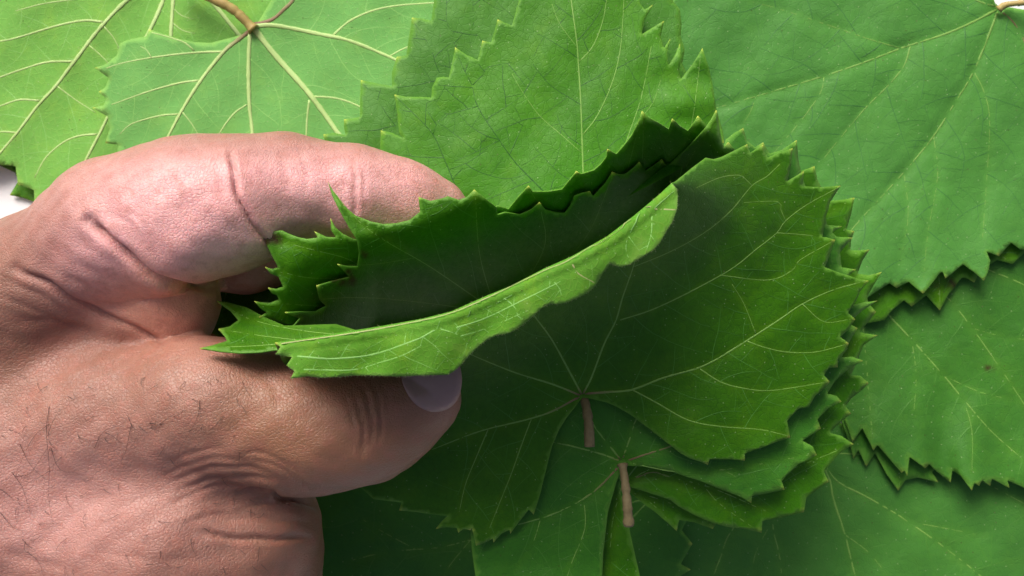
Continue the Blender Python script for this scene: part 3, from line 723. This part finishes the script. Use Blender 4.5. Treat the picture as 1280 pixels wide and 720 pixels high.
C_MARGIN = [(861, 213), (870, 206), (882, 197), (892, 199), (902, 196), (918, 188), (934, 180), (936, 186), (938, 191), (946, 186), (954, 181), (956, 190), (960, 197), (974, 191), (991, 185), (989, 206), (984, 227), (994, 221), (1005, 214), (1004, 224), (1003, 233), (1026, 234), (1051, 232), (1044, 243), (1038, 252), (1032, 272), (1028, 296),
            (1035, 297), (1044, 300), (1040, 311), (1031, 334), (1050, 341), (1075, 349), (1086, 351), (1076, 363), (1069, 378), (1060, 391), (1069, 399), (1060, 413), (1050, 421), (1061, 429), (1058, 438), (1047, 449), (1047, 459), (1036, 460), (1030, 469), (1037, 477), (1031, 485), (1019, 495), (1011, 509), (998, 511), (984, 526), (988, 547), (972, 552), (959, 557), (931, 567), (931, 576), (912, 574), (887, 574), (885, 581), (875, 577), (862, 573),
            (850, 566), (837, 556), (814, 538), (789, 519), (770, 508), (758, 503), (737, 498), (728, 497), (721, 506), (709, 521), (699, 537), (690, 558), (685, 578), (680, 598), (676, 615), (671, 632), (667, 643), (661, 637), (650, 651), (638, 667), (637, 662), (626, 668), (617, 678), (616, 673), (605, 679), (595, 682), (592, 670), (590, 659), (588, 663), (580, 661), (573, 666), (571, 660), (558, 659), (545, 661),
            (552, 652), (560, 645), (540, 643), (520, 640), (499, 638), (502, 628), (484, 626), (467, 624), (440, 600), (415, 565), (395, 520), (375, 480), (352, 450)]
FLAP_EDGE = [(841, 230), (845, 236), (847, 246), (846, 262), (840, 278), (833, 289), (825, 303), (816, 313), (801, 322), (788, 330), (775, 334), (768, 331), (762, 329), (753, 341), (744, 356), (736, 364), (728, 369), (708, 378), (698, 380), (687, 379), (678, 384), (670, 391), (658, 402), (647, 410), (637, 416), (620, 419), (610, 424), (600, 431), (586, 444), (580, 451), (575, 457), (568, 463), (560, 468),
             (530, 469), (495, 470), (440, 469), (420, 471), (402, 472), (385, 470), (364, 473), (369, 464), (359, 457), (366, 447), (355, 445), (345, 442), (351, 434)]
leaf('front leaf of the stack with pale forked veins and a folded-over pale flap',
     FOLD + C_MARGIN, (728, 495),
     [V([(725, 494), (690, 480), (645, 466), (600, 448), (570, 434)], 4.2, 2.0, brown=26),
      V([(727, 493), (712, 465), (690, 425), (668, 395), (655, 375)], 3.8, 2.2, brown=12),
      V([(729, 492), (740, 470), (755, 430), (770, 400), (778, 372), (791, 335), (800, 300)], 4.2, 2.0,
        [([(775, 400), (815, 387), (860, 366), (913, 337), (945, 312), (971, 291), (982, 276), (1010, 255), (1049, 234)], 3.0, 1.2), ([(793, 333), (830, 318), (862, 302), (890, 284), (915, 262), (940, 232), (958, 221), (975, 205)], 2.6, 1.1),
         ([(940, 232), (932, 224), (924, 219), (900, 222), (870, 235)], 1.5, .8), ([(971, 291), (1000, 293), (1027, 296)], 1.4, .8), ([(982, 276), (976, 262), (972, 252), (930, 253)], 1.4, .8), ([(900, 344), (960, 350), (990, 338), (1000, 325), (1040, 302)], 1.6, .8)], brown=10),
      V([(731, 492), (760, 490), (790, 487), (830, 472), (880, 457), (930, 428), (975, 399), (1003, 380), (1040, 363), (1082, 351)], 4.6, 1.4,
        [([(790, 487), (820, 503), (860, 525), (900, 533), (950, 537), (986, 545)], 3.0, 1.1), ([(933, 426), (955, 434), (983, 440), (1019, 440), (1056, 431)], 1.9, .9), ([(875, 461), (900, 477), (928, 485), (964, 488), (1032, 478)], 2.2, .9),
         ([(945, 418), (930, 380), (915, 355)], 1.3, .8), ([(1003, 380), (1030, 402), (1064, 399)], 1.4, .8)], brown=45),
      V([(724, 496), (690, 514), (660, 524), (610, 536), (580, 546), (540, 562)], 4.4, 1.8,
        [([(610, 537), (596, 570), (582, 605), (574, 640)], 2.2, 1.1), ([(664, 524), (652, 556), (640, 590), (630, 615), (612, 660)], 2.2, 1.1)], brown=60)],
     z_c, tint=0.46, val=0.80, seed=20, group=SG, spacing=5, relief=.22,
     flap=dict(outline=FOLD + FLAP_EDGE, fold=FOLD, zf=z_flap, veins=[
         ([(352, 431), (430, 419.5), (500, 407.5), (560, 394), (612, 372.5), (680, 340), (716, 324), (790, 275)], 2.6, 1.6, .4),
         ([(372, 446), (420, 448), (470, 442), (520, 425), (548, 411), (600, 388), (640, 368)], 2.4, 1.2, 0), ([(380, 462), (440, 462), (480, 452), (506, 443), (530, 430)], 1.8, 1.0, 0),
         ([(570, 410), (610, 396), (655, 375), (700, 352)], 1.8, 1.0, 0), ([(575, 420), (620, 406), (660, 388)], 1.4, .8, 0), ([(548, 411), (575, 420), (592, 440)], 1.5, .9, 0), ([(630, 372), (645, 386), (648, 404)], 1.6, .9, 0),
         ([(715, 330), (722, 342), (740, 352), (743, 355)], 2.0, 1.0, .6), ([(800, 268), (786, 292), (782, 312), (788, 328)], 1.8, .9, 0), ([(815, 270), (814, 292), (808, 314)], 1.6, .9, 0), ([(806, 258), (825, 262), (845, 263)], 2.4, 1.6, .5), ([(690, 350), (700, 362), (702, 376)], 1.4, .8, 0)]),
     petiole=dict(pts=[(729, 495, 51), (733, 510, 54), (736, 532, 56), (737, 558, 56)], w=(10, 14)))

# ------------------------------------------------------------------ the hand: one continuous skin
def Wmm(px, py, z): 
    s = (CAM_H - z) / FPX
    return np.array([(px - 640) * s, -(py - 360) * s, z])
H_STEP = 1.15
gx = np.arange(-235, 0, H_STEP); gy = np.arange(-118, 48, H_STEP); gz = np.arange(6, 98, H_STEP)
GX, GY, GZ = np.meshgrid(gx.astype(np.float32), gy.astype(np.float32), gz.astype(np.float32), indexing='ij')

def cone(a, b):
    """capsule with two radii between joints given as (px, py, height mm, radius px)"""
    A, Bq = Wmm(*a[:3]), Wmm(*b[:3]); ra = a[3] * (CAM_H - a[2]) / FPX; rb = b[3] * (CAM_H - b[2]) / FPX
    ab = Bq - A; dx, dy, dz = GX - A[0], GY - A[1], GZ - A[2]
    h = np.clip((dx * ab[0] + dy * ab[1] + dz * ab[2]) / (ab @ ab), 0, 1)
    return np.sqrt((dx - h * ab[0]) ** 2 + (dy - h * ab[1]) ** 2 + (dz - h * ab[2]) ** 2) - (ra + (rb - ra) * h)

def ball(px, py, z, rx, ry, rz, rot=0):
    """ellipsoid; rx, ry in px at that height, rz in mm"""
    c = Wmm(px, py, z); k = (CAM_H - z) / FPX
    dx, dy, dz = GX - c[0], GY - c[1], GZ - c[2]; cr, sr = math.cos(rot), math.sin(rot)
    u = (dx * cr + dy * sr) / (rx * k); v = (-dx * sr + dy * cr) / (ry * k); w = dz / rz
    l = np.sqrt(u * u + v * v + w * w)
    return (l - 1) * min(rx * k, ry * k, rz)

def smin(a, b, k):
    h = np.clip(.5 + .5 * (b - a) / k, 0, 1)
    return b + (a - b) * h - k * h * (1 - h)

def chain(js, k=4):
    d = None
    for a, b in zip(js[:-1], js[1:]):
        c = cone(a, b); d = c if d is None else smin(d, c, k)
    return d

# index finger: knuckle, proximal, middle and end joints
index_ = chain([(30, 372, 64, 84), (150, 286, 70.5, 82), (232, 261, 74, 82), (290, 256, 74, 85)], 6)
index_mid = chain([(312, 240, 72.5, 72), (360, 236, 70, 64), (438, 241, 68, 59)], 4)
index_tip = chain([(446, 243, 68, 57), (500, 252, 65, 50), (546, 262, 62, 40)], 4)
index_mid = smin(index_mid, index_tip, 3.0)
index_ = smin(index_, index_mid, 2.2)
# palm edge below the index finger, and the web to the thumb
palm = chain([(70, 400, 56, 80), (150, 370, 61, 72), (209, 378, 62.5, 65)], 6)
# thumb ray
thumb = chain([(20, 560, 58, 118), (150, 520, 63, 96), (256, 512, 67.5, 80), (330, 522, 68.5, 76), (400, 530, 68, 77), (462, 527, 68, 72)], 7)
thumb_tip = chain([(462, 527, 68, 71), (508, 507, 68.5, 57), (536, 494, 68.5, 39)], 4)
thumb = smin(thumb, thumb_tip, 3)
thumb = smin(thumb, ball(252, 492, 72, 58, 46, 7.5), 8)                     # thumb knuckle
# fleshy mass of the thumb base and the back of the hand
mass = chain([(100, 640, 52, 150), (230, 670, 55, 140), (272, 694, 54, 122)], 10)
mass = smin(mass, chain([(310, 660, 56, 82), (300, 760, 52, 96)], 8), 5)
back = chain([(-60, 470, 50, 140), (60, 600, 46, 150), (180, 760, 44, 170)], 16)
back = smin(back, chain([(-560, 800, 46, 170), (-330, 690, 47, 172), (-150, 600, 48, 180), (0, 600, 48, 160)], 20), 16)
back = smin(back, chain([(-40, 420, 52, 118), (30, 385, 58, 92)], 10), 12)
# the other three fingers curled behind the stack
mid = chain([(40, 400, 46, 80), (150, 312, 50, 66), (240, 286, 50, 64), (306, 300, 49, 63), (370, 298, 46, 52), (450, 305, 42, 44)], 4)
ring = chain([(-40, 560, 32, 90), (140, 480, 26, 58), (290, 420, 24, 50), (400, 400, 22, 44)], 4)
little = chain([(0, 680, 30, 90), (160, 620, 24, 54), (300, 560, 22, 46), (370, 520, 21, 40)], 4)
low = chain([(230, 760, 36, 80), (352, 738, 38, 46)], 4)
D = smin(index_, back, 12)
D = smin(D, smin(thumb, mass, 5.5), 7)
D = smin(D, palm, 1.3)
D = smin(D, smin(mid, ring, 2), 3); D = smin(D, little, 3); D = smin(D, low, 2)

def surface_nets(D):
    nx, ny, nz = D.shape; inside = D < 0
    c = np.zeros((nx - 1, ny - 1, nz - 1), np.int8)
    for i in (0, 1):
        for j in (0, 1):
            for k in (0, 1): c += inside[i:nx - 1 + i, j:ny - 1 + j, k:nz - 1 + k]
    act = (c > 0) & (c < 8); ids = np.full(act.shape, -1, np.int64); ids[act] = np.arange(act.sum())
    I, J, K = np.nonzero(act); acc = np.zeros((len(I), 3)); cnt = np.zeros(len(I))
    cor = [(i, j, k) for i in (0, 1) for j in (0, 1) for k in (0, 1)]
    for a in range(8):
        for b in range(a + 1, 8):
            A, B_ = cor[a], cor[b]
            if sum(abs(x - y) for x, y in zip(A, B_)) != 1: continue
            da = D[I + A[0], J + A[1], K + A[2]]; db = D[I + B_[0], J + B_[1], K + B_[2]]
            m = (da < 0) != (db < 0); t = np.where(m, da / np.where(m, da - db, 1), 0)
            for q in range(3): acc[:, q] += np.where(m, A[q] + (B_[q] - A[q]) * t, 0)
            cnt += m
    Vt = np.stack([I, J, K], 1) + acc / cnt[:, None]
    Fs = []
    for ax in range(3):
        sl0 = [slice(1, -1)] * 3; sl0[ax] = slice(0, -1); sl1 = [slice(1, -1)] * 3; sl1[ax] = slice(1, None)
        a = inside[tuple(sl0)]; b = inside[tuple(sl1)]; q = np.argwhere(a != b)
        off = [1, 1, 1]; off[ax] = 0; q = q + off
        u, v = (ax + 1) % 3, (ax + 2) % 3
        def cell(du, dv):
            r = q.copy(); r[:, u] -= du; r[:, v] -= dv; return ids[r[:, 0], r[:, 1], r[:, 2]]
        quad = np.stack([cell(1, 1), cell(0, 1), cell(0, 0), cell(1, 0)], 1)
        fl = inside[q[:, 0], q[:, 1], q[:, 2]]
        quad[~fl] = quad[~fl][:, ::-1]
        Fs.append(quad)
    return Vt, np.vstack(Fs)

Vh, Fh = surface_nets(D)
Vh = np.stack([gx[0] + Vh[:, 0] * H_STEP, gy[0] + Vh[:, 1] * H_STEP, gz[0] + Vh[:, 2] * H_STEP], 1)
Fh = Fh[(Fh >= 0).all(1)]
tmp = mesh_obj('tmp_hand', Vh * .001, Fh.tolist(), [])
sm_ = tmp.modifiers.new('s', 'SMOOTH'); sm_.factor = .5; sm_.iterations = 3
ss_ = tmp.modifiers.new('d', 'SUBSURF'); ss_.levels = 1; ss_.render_levels = 1
dg = bpy.context.evaluated_depsgraph_get()
hm = bpy.data.meshes.new_from_object(tmp.evaluated_get(dg)); hm.name = 'hand'
bpy.data.objects.remove(tmp)
nv = len(hm.vertices)
co = np.empty(nv * 3); hm.vertices.foreach_get('co', co); co = co.reshape(-1, 3)
def normals():
    a = np.empty(nv * 3, np.float32); hm.vertex_normals.foreach_get('vector', a); return a.reshape(-1, 3).astype(float)
nr = normals()
def to_px(co):
    s = (CAM_H * .001 - co[:, 2]) / FPX
    return np.stack([co[:, 0] / s + 640, 360 - co[:, 1] / s], 1)
hp = to_px(co)
facing = np.clip(nr[:, 2] * 2.5 + .55, 0, 1) * (co[:, 2] > .050)

# folds, creases and wrinkles of the skin: (line, width px, depth mm, soft shoulder)
CREASES = [
    ([(288, 190), (292, 215), (300, 248), (314, 278), (334, 302), (345, 315)], 4.6, 1.15),
    ([(352, 196), (356, 215), (360, 240)], 6, .22), ([(376, 185), (381, 215), (383, 245)], 6, .16),
    ([(440, 205), (445, 228), (444, 255), (440, 275)], 5, .55), ([(452, 208), (456, 232), (455, 260)], 4, .25), ([(432, 210), (436, 235)], 4, .18),
    ([(270, 200), (274, 225), (283, 255)], 6, .2), ([(140, 268), (165, 280), (180, 300)], 5, .25), ([(150, 262), (172, 272), (190, 290)], 5, .2),
    ([(112, 276), (130, 293), (160, 318), (200, 341), (240, 356), (262, 360)], 7, 1.9),
    ([(20, 336), (55, 352), (95, 378), (140, 398), (180, 414), (206, 428)], 6, .95), ([(10, 352), (50, 368), (90, 392)], 6, .3), ([(30, 400), (70, 402), (120, 420)], 7, .25),
    ([(0, 372), (40, 386), (70, 400)], 5, .22), ([(100, 330), (125, 345), (140, 365)], 6, .2), ([(85, 345), (110, 360), (125, 380)], 6, .18),
    ([(392, 632), (372, 628), (350, 623), (345, 616), (335, 612), (300, 612)], 4.5, 1.25), ([(350, 624), (330, 630), (300, 634)], 4, .4),
    ([(384, 672), (360, 674), (320, 674), (280, 670), (255, 666)], 5, .75), ([(380, 655), (350, 652), (315, 648), (270, 648)], 5, .3),
    ([(388, 612), (365, 595), (340, 580), (320, 577)], 4, .28), ([(385, 600), (360, 582), (330, 568), (300, 566)], 4, .22), ([(340, 600), (300, 595), (260, 600), (225, 615)], 5, .35), ([(330, 590), (290, 582), (250, 588), (215, 604)], 5, .28),
    ([(320, 605), (280, 606), (245, 615), (215, 632)], 5, .28), ([(310, 575), (275, 572), (240, 580), (200, 598)], 5, .2), ([(280, 560), (245, 565), (210, 582)], 5, .18), ([(340, 640), (300, 640), (260, 645), (230, 655)], 5, .25),
    ([(440, 492), (450, 515), (455, 545), (452, 575)], 3.5, .38), ([(450, 480), (460, 505), (466, 535), (462, 560)], 3.5, .42), ([(462, 475), (472, 500), (478, 525), (474, 552)], 3.5, .36), ([(472, 475), (482, 497), (487, 518)], 3.5, .25), ([(430, 495), (440, 520), (444, 545)], 3.5, .2),
    ([(210, 470), (225, 490), (222, 515)], 6, .18), ([(330, 470), (345, 490), (350, 520)], 8, .22),
    ([(0, 690), (40, 700), (90, 712)], 8, .25), ([(130, 690), (200, 700), (260, 700)], 8, .18),
]
BULGES = [(196, 374, 34, 1.5), (235, 318, 40, .9), (252, 482, 46, 1.0), (330, 645, 34, .8), (368, 645, 18, .9), (350, 690, 40, .6), (210, 320, 50, .8), (240, 400, 26, .6), (400, 230, 36, .4), (150, 600, 60, .5), (80, 440, 50, -.8), (395, 480, 40, -.3)]
disp = np.zeros(nv)
sel = np.nonzero(facing > .01)[0]; P_ = hp[sel]
wob = np.stack([np.sin(P_[:, 1] / 7.3) + np.sin(P_[:, 1] / 17 + P_[:, 0] / 23), np.sin(P_[:, 0] / 8.1) + np.sin(P_[:, 0] / 19 + 2)], 1) * .9
for ln, w, dep in CREASES:
    d = dist_poly(P_ + wob, catmull(ln, 5))
    ends = np.minimum(np.hypot(*(P_ - np.array(ln[0])).T), np.hypot(*(P_ - np.array(ln[-1])).T))
    fade = np.clip(ends / 22 + .25, 0, 1)
    disp[sel] += fade * (-dep * np.exp(-(d / (w * .62)) ** 2) + .16 * dep * np.exp(-((d - w * 1.7) / (w * 1.0)) ** 2)) * facing[sel]
for bx, by, br, am in BULGES:
    disp[sel] += am * np.exp(-(((P_[:, 0] - bx) ** 2 + (P_[:, 1] - by) ** 2) / br ** 2)) * facing[sel]
# soft unevenness of flesh
q = co * 1000
disp += .16 * np.sin(q[:, 0] / 2.3 + np.sin(q[:, 1] / 3.1)) * np.sin(q[:, 1] / 2.7 + q[:, 2] / 4) + .10 * np.sin(q[:, 0] / 1.3 + q[:, 2]) * np.sin(q[:, 1] / 1.1 + 1)
co = co + nr * disp[:, None] * .001
hm.vertices.foreach_set('co', co.ravel()); hm.update()
hm.polygons.foreach_set('use_smooth', [True] * len(hm.polygons))
# pigment, with some light and shade painted in: pink palm-side skin of the index finger and palm, browner skin on the back of the hand
def blob(x, y, rx, ry): return np.exp(-(((hp[:, 0] - x) / rx) ** 2 + ((hp[:, 1] - y) / ry) ** 2))
pink = np.clip(blob(430, 245, 190, 75) + 1.15 * blob(225, 270, 130, 80) + .25 * blob(200, 380, 90, 55) + .55 * blob(130, 330, 70, 50) + .36 * blob(60, 640, 200, 110) + .35 * blob(560, 500, 60, 60), 0, 1)
pink *= np.clip((hp[:, 1] - 150) / 60 , .35, 1)
pale = np.clip(blob(252, 480, 42, 42) + .5 * blob(360, 455, 60, 20) + .4 * blob(120, 575, 120, 80) + .25 * blob(200, 250, 80, 40), 0, 1)
pink *= (co[:, 2] > .047)  # fingers deep in the gap go brown, their shade put into the colour
tan = np.clip(blob(420, 540, 110, 90) + .8 * blob(500, 520, 90, 80) + .5 * blob(330, 520, 70, 70), 0, 1); set_attr(hm, 'tan', tan)  # browner thumb skin, darkened further to paint the shade under the flap
set_attr(hm, 'warm_lit', np.clip(1.3 * blob(195, 375, 75, 46), 0, 1) * (co[:, 2] > .047))  # reddish palm pad, its colour lightened for light that misses it
set_attr(hm, 'pink', pink); set_attr(hm, 'pale', pale)
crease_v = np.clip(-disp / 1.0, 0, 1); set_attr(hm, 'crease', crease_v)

ms, N, L, B = new_mat('skin')
tc = N.new('ShaderNodeTexCoord')
n_big = noise(N, L, tc.outputs['Object'], 90, 4, .6); n_mid = noise(N, L, tc.outputs['Object'], 420, 4, .6); n_f = noise(N, L, tc.outputs['Object'], 2600, 3, .6)
brown = mixc(N, L, ramp(N, L, n_big.outputs['Fac'], .3, .7), (.225, .104, .062), (.300, .146, .098))
pinkc = mixc(N, L, ramp(N, L, n_big.outputs['Fac'], .3, .7), (.80, .40, .385), (.86, .46, .445))
col = mixc(N, L, attr(N, 'pink').outputs['Fac'], brown, pinkc)
col = mixc(N, L, math_n(N, L, 'MULTIPLY', attr(N, 'pale').outputs['Fac'], .24), col, (.56, .34, .27))
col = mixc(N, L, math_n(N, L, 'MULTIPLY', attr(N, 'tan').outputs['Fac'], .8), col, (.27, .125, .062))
col = mixc(N, L, math_n(N, L, 'MULTIPLY', attr(N, 'warm_lit').outputs['Fac'], .8), col, (.82, .36, .23))
mott = ramp(N, L, n_mid.outputs['Fac'], .42, .72)
col = mixc(N, L, math_n(N, L, 'MULTIPLY', mott, .38), col, (.38, .135, .095))
vs = N.new('ShaderNodeTexVoronoi'); vs.feature = 'DISTANCE_TO_EDGE'; vs.inputs['Scale'].default_value = 1400
wv = N.new('ShaderNodeVectorMath'); wv.operation = 'MULTIPLY_ADD'; L.new(n_mid.outputs['Color'], wv.inputs[0]); wv.inputs[1].default_value = (.0009, .0009, .0009); L.new(tc.outputs['Object'], wv.inputs[2])
L.new(wv.outputs[0], vs.inputs['Vector'])
cell = ramp(N, L, vs.outputs['Distance'], 0, .16)
col = mixc(N, L, math_n(N, L, 'MULTIPLY', math_n(N, L, 'SUBTRACT', 1, cell), .10), col, (.30, .12, .08))
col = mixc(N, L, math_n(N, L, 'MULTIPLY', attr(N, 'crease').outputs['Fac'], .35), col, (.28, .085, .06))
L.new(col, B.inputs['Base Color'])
B.inputs['Subsurface Weight'].default_value = .35; B.inputs['Subsurface Radius'].default_value = (1.0, .35, .2); B.inputs['Subsurface Scale'].default_value = .0016
B.inputs['Specular IOR Level'].default_value = .5
L.new(math_n(N, L, 'MULTIPLY_ADD', n_mid.outputs['Fac'], .22, .32), B.inputs['Roughness'])
hgt = math_n(N, L, 'MULTIPLY_ADD', cell, .42, math_n(N, L, 'MULTIPLY_ADD', n_f.outputs['Fac'], .75, math_n(N, L, 'MULTIPLY', n_mid.outputs['Fac'], .8)))
bp = N.new('ShaderNodeBump'); bp.inputs['Distance'].default_value = .00022; bp.inputs['Strength'].default_value = .6
L.new(hgt, bp.inputs['Height']); L.new(bp.outputs[0], B.inputs['Normal'])
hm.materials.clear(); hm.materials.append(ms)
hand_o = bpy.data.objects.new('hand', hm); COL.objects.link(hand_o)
tag(hand_o, 'bare hand with dark arm hair pinching the stack of leaves between thumb and index finger', 'hand')

# thumb nail and hairs follow the skin
bvh = BVHTree.FromPolygons([Vector(c) for c in co], [tuple(p.vertices) for p in hm.polygons])
CAMP = Vector((0, 0, CAM_H * .001))
def on_skin(x, y, lift=0.0):
    tgt = Vector(W(np.array([x, y], float), 0.0)); d = (tgt - CAMP).normalized()
    h = bvh.ray_cast(CAMP, d)
    if h[0] is None: return None, None
    n = h[1] if h[1].z > 0 else -h[1]
    return h[0] + n * lift, n
NAIL = [(500, 462), (503, 478), (509, 492), (517, 503), (528, 511), (541, 515), (556, 513), (567, 506), (574, 495), (577, 482), (577, 468), (572, 452), (556, 446), (530, 446), (510, 452)]
V2, Fn, On = triangulate(catmull(np.array(NAIL + NAIL[:1]), 3)[:-1], 2.5, 3.5)
dn = dist_poly(V2, np.vstack([On, On[:1]])); pts = []; ok = True
cn, nn = on_skin(538, 490)
for (x, y), d in zip(V2, dn):
    # the plate is a shallow vault standing a little proud of the flesh
    z0 = cn.z * 1000 + .25 - .00125 * (y - 480) ** 2 * .16 * 6 - .0011 * (x - 536) ** 2 * .6 + .35 * min(d / 6, 1)
    s_, _n = on_skin(x, y)
    zz = z0 if s_ is None else max(z0, s_.z * 1000 + .12 + .3 * min(d / 5, 1))
    pts.append(W(np.array([x, y]), zz))
mn, N, L, B = new_mat('nail')
nz = noise(N, L, N.new('ShaderNodeTexCoord').outputs['Object'], 500, 3)
L.new(mixc(N, L, nz.outputs['Fac'], (.33, .195, .17), (.39, .24, .21)), B.inputs['Base Color']); B.inputs['Roughness'].default_value = .4
B.inputs['Subsurface Weight'].default_value = .15; B.inputs['Subsurface Scale'].default_value = .001
nail = mesh_obj('thumb_nail', np.array(pts), Fn, mn, hand_o)
sn = nail.modifiers.new('thickness', 'SOLIDIFY'); sn.thickness = .0005; sn.offset = -1

mh, N, L, B = new_mat('hair'); B.inputs['Base Color'].default_value = (.022, .012, .009, 1); B.inputs['Roughness'].default_value = .45
HAIRS = [[(62, 508), (60, 540), (64, 580), (62, 620), (66, 655)], [(62, 530), (45, 545), (28, 575), (20, 592)], [(60, 545), (72, 520), (75, 510)], [(25, 555), (40, 580), (58, 600)], [(64, 560), (78, 585), (98, 590)],
         [(250, 500), (248, 520), (238, 540), (226, 560), (222, 580)], [(280, 520), (265, 535), (250, 545), (235, 545)], [(160, 520), (170, 535), (190, 535), (205, 528)], [(165, 530), (160, 560), (152, 578), (165, 580)], [(118, 560), (130, 540), (150, 532), (165, 535)],
         [(85, 495), (95, 500), (92, 492)], [(15, 590), (30, 610), (38, 640)], [(0, 640), (20, 660), (40, 665)], [(35, 690), (50, 700), (55, 720)], [(300, 590), (270, 596), (250, 600)], [(20, 595), (40, 590), (60, 560)], [(200, 530), (215, 520), (230, 512)], [(118, 520), (110, 525), (104, 518)]]
rh = random.Random(5)
for _ in range(95):
    x, y = rh.uniform(-20, 330), rh.uniform(470, 715); a = rh.uniform(-2.6, .4) ; l = rh.uniform(8, 26); c_ = rh.uniform(-.9, .9); h = []
    for k in range(5):
        h.append((x, y)); x += math.cos(a) * l / 4; y -= math.sin(a) * l / 4; a += c_ / 3
    HAIRS.append(h)
Vr, Fr = [], []
for hline in HAIRS:
    C_ = catmull(hline, 4); n_ = len(C_); ring = []
    for i, (x, y) in enumerate(C_):
        p, nrm = on_skin(x, y, .00010 + .0005 * math.sin(math.pi * i / max(n_ - 1, 1)))
        if p is None or p.z < .045: break
        ring.append(p)
    if len(ring) < 3: continue
    b0 = len(Vr)
    for i, p in enumerate(ring):
        t = (ring[min(i + 1, len(ring) - 1)] - ring[max(i - 1, 0)]).normalized(); s_ = t.cross(Vector((0, 0, 1))).normalized(); u_ = s_.cross(t)
        r_ = .000050 * (1 - .75 * i / len(ring))
        for k in range(3):
            a = 2 * math.pi * k / 3; Vr.append(tuple(p + s_ * math.cos(a) * r_ + u_ * math.sin(a) * r_))
    for i in range(len(ring) - 1):
        for k in range(3):
            a = b0 + i * 3 + k; b = b0 + i * 3 + (k + 1) % 3; Fr.append((a, b, b + 3, a + 3))
hair = mesh_obj('hair', Vr, Fr, mh, hand_o); hair['kind'] = 'stuff'
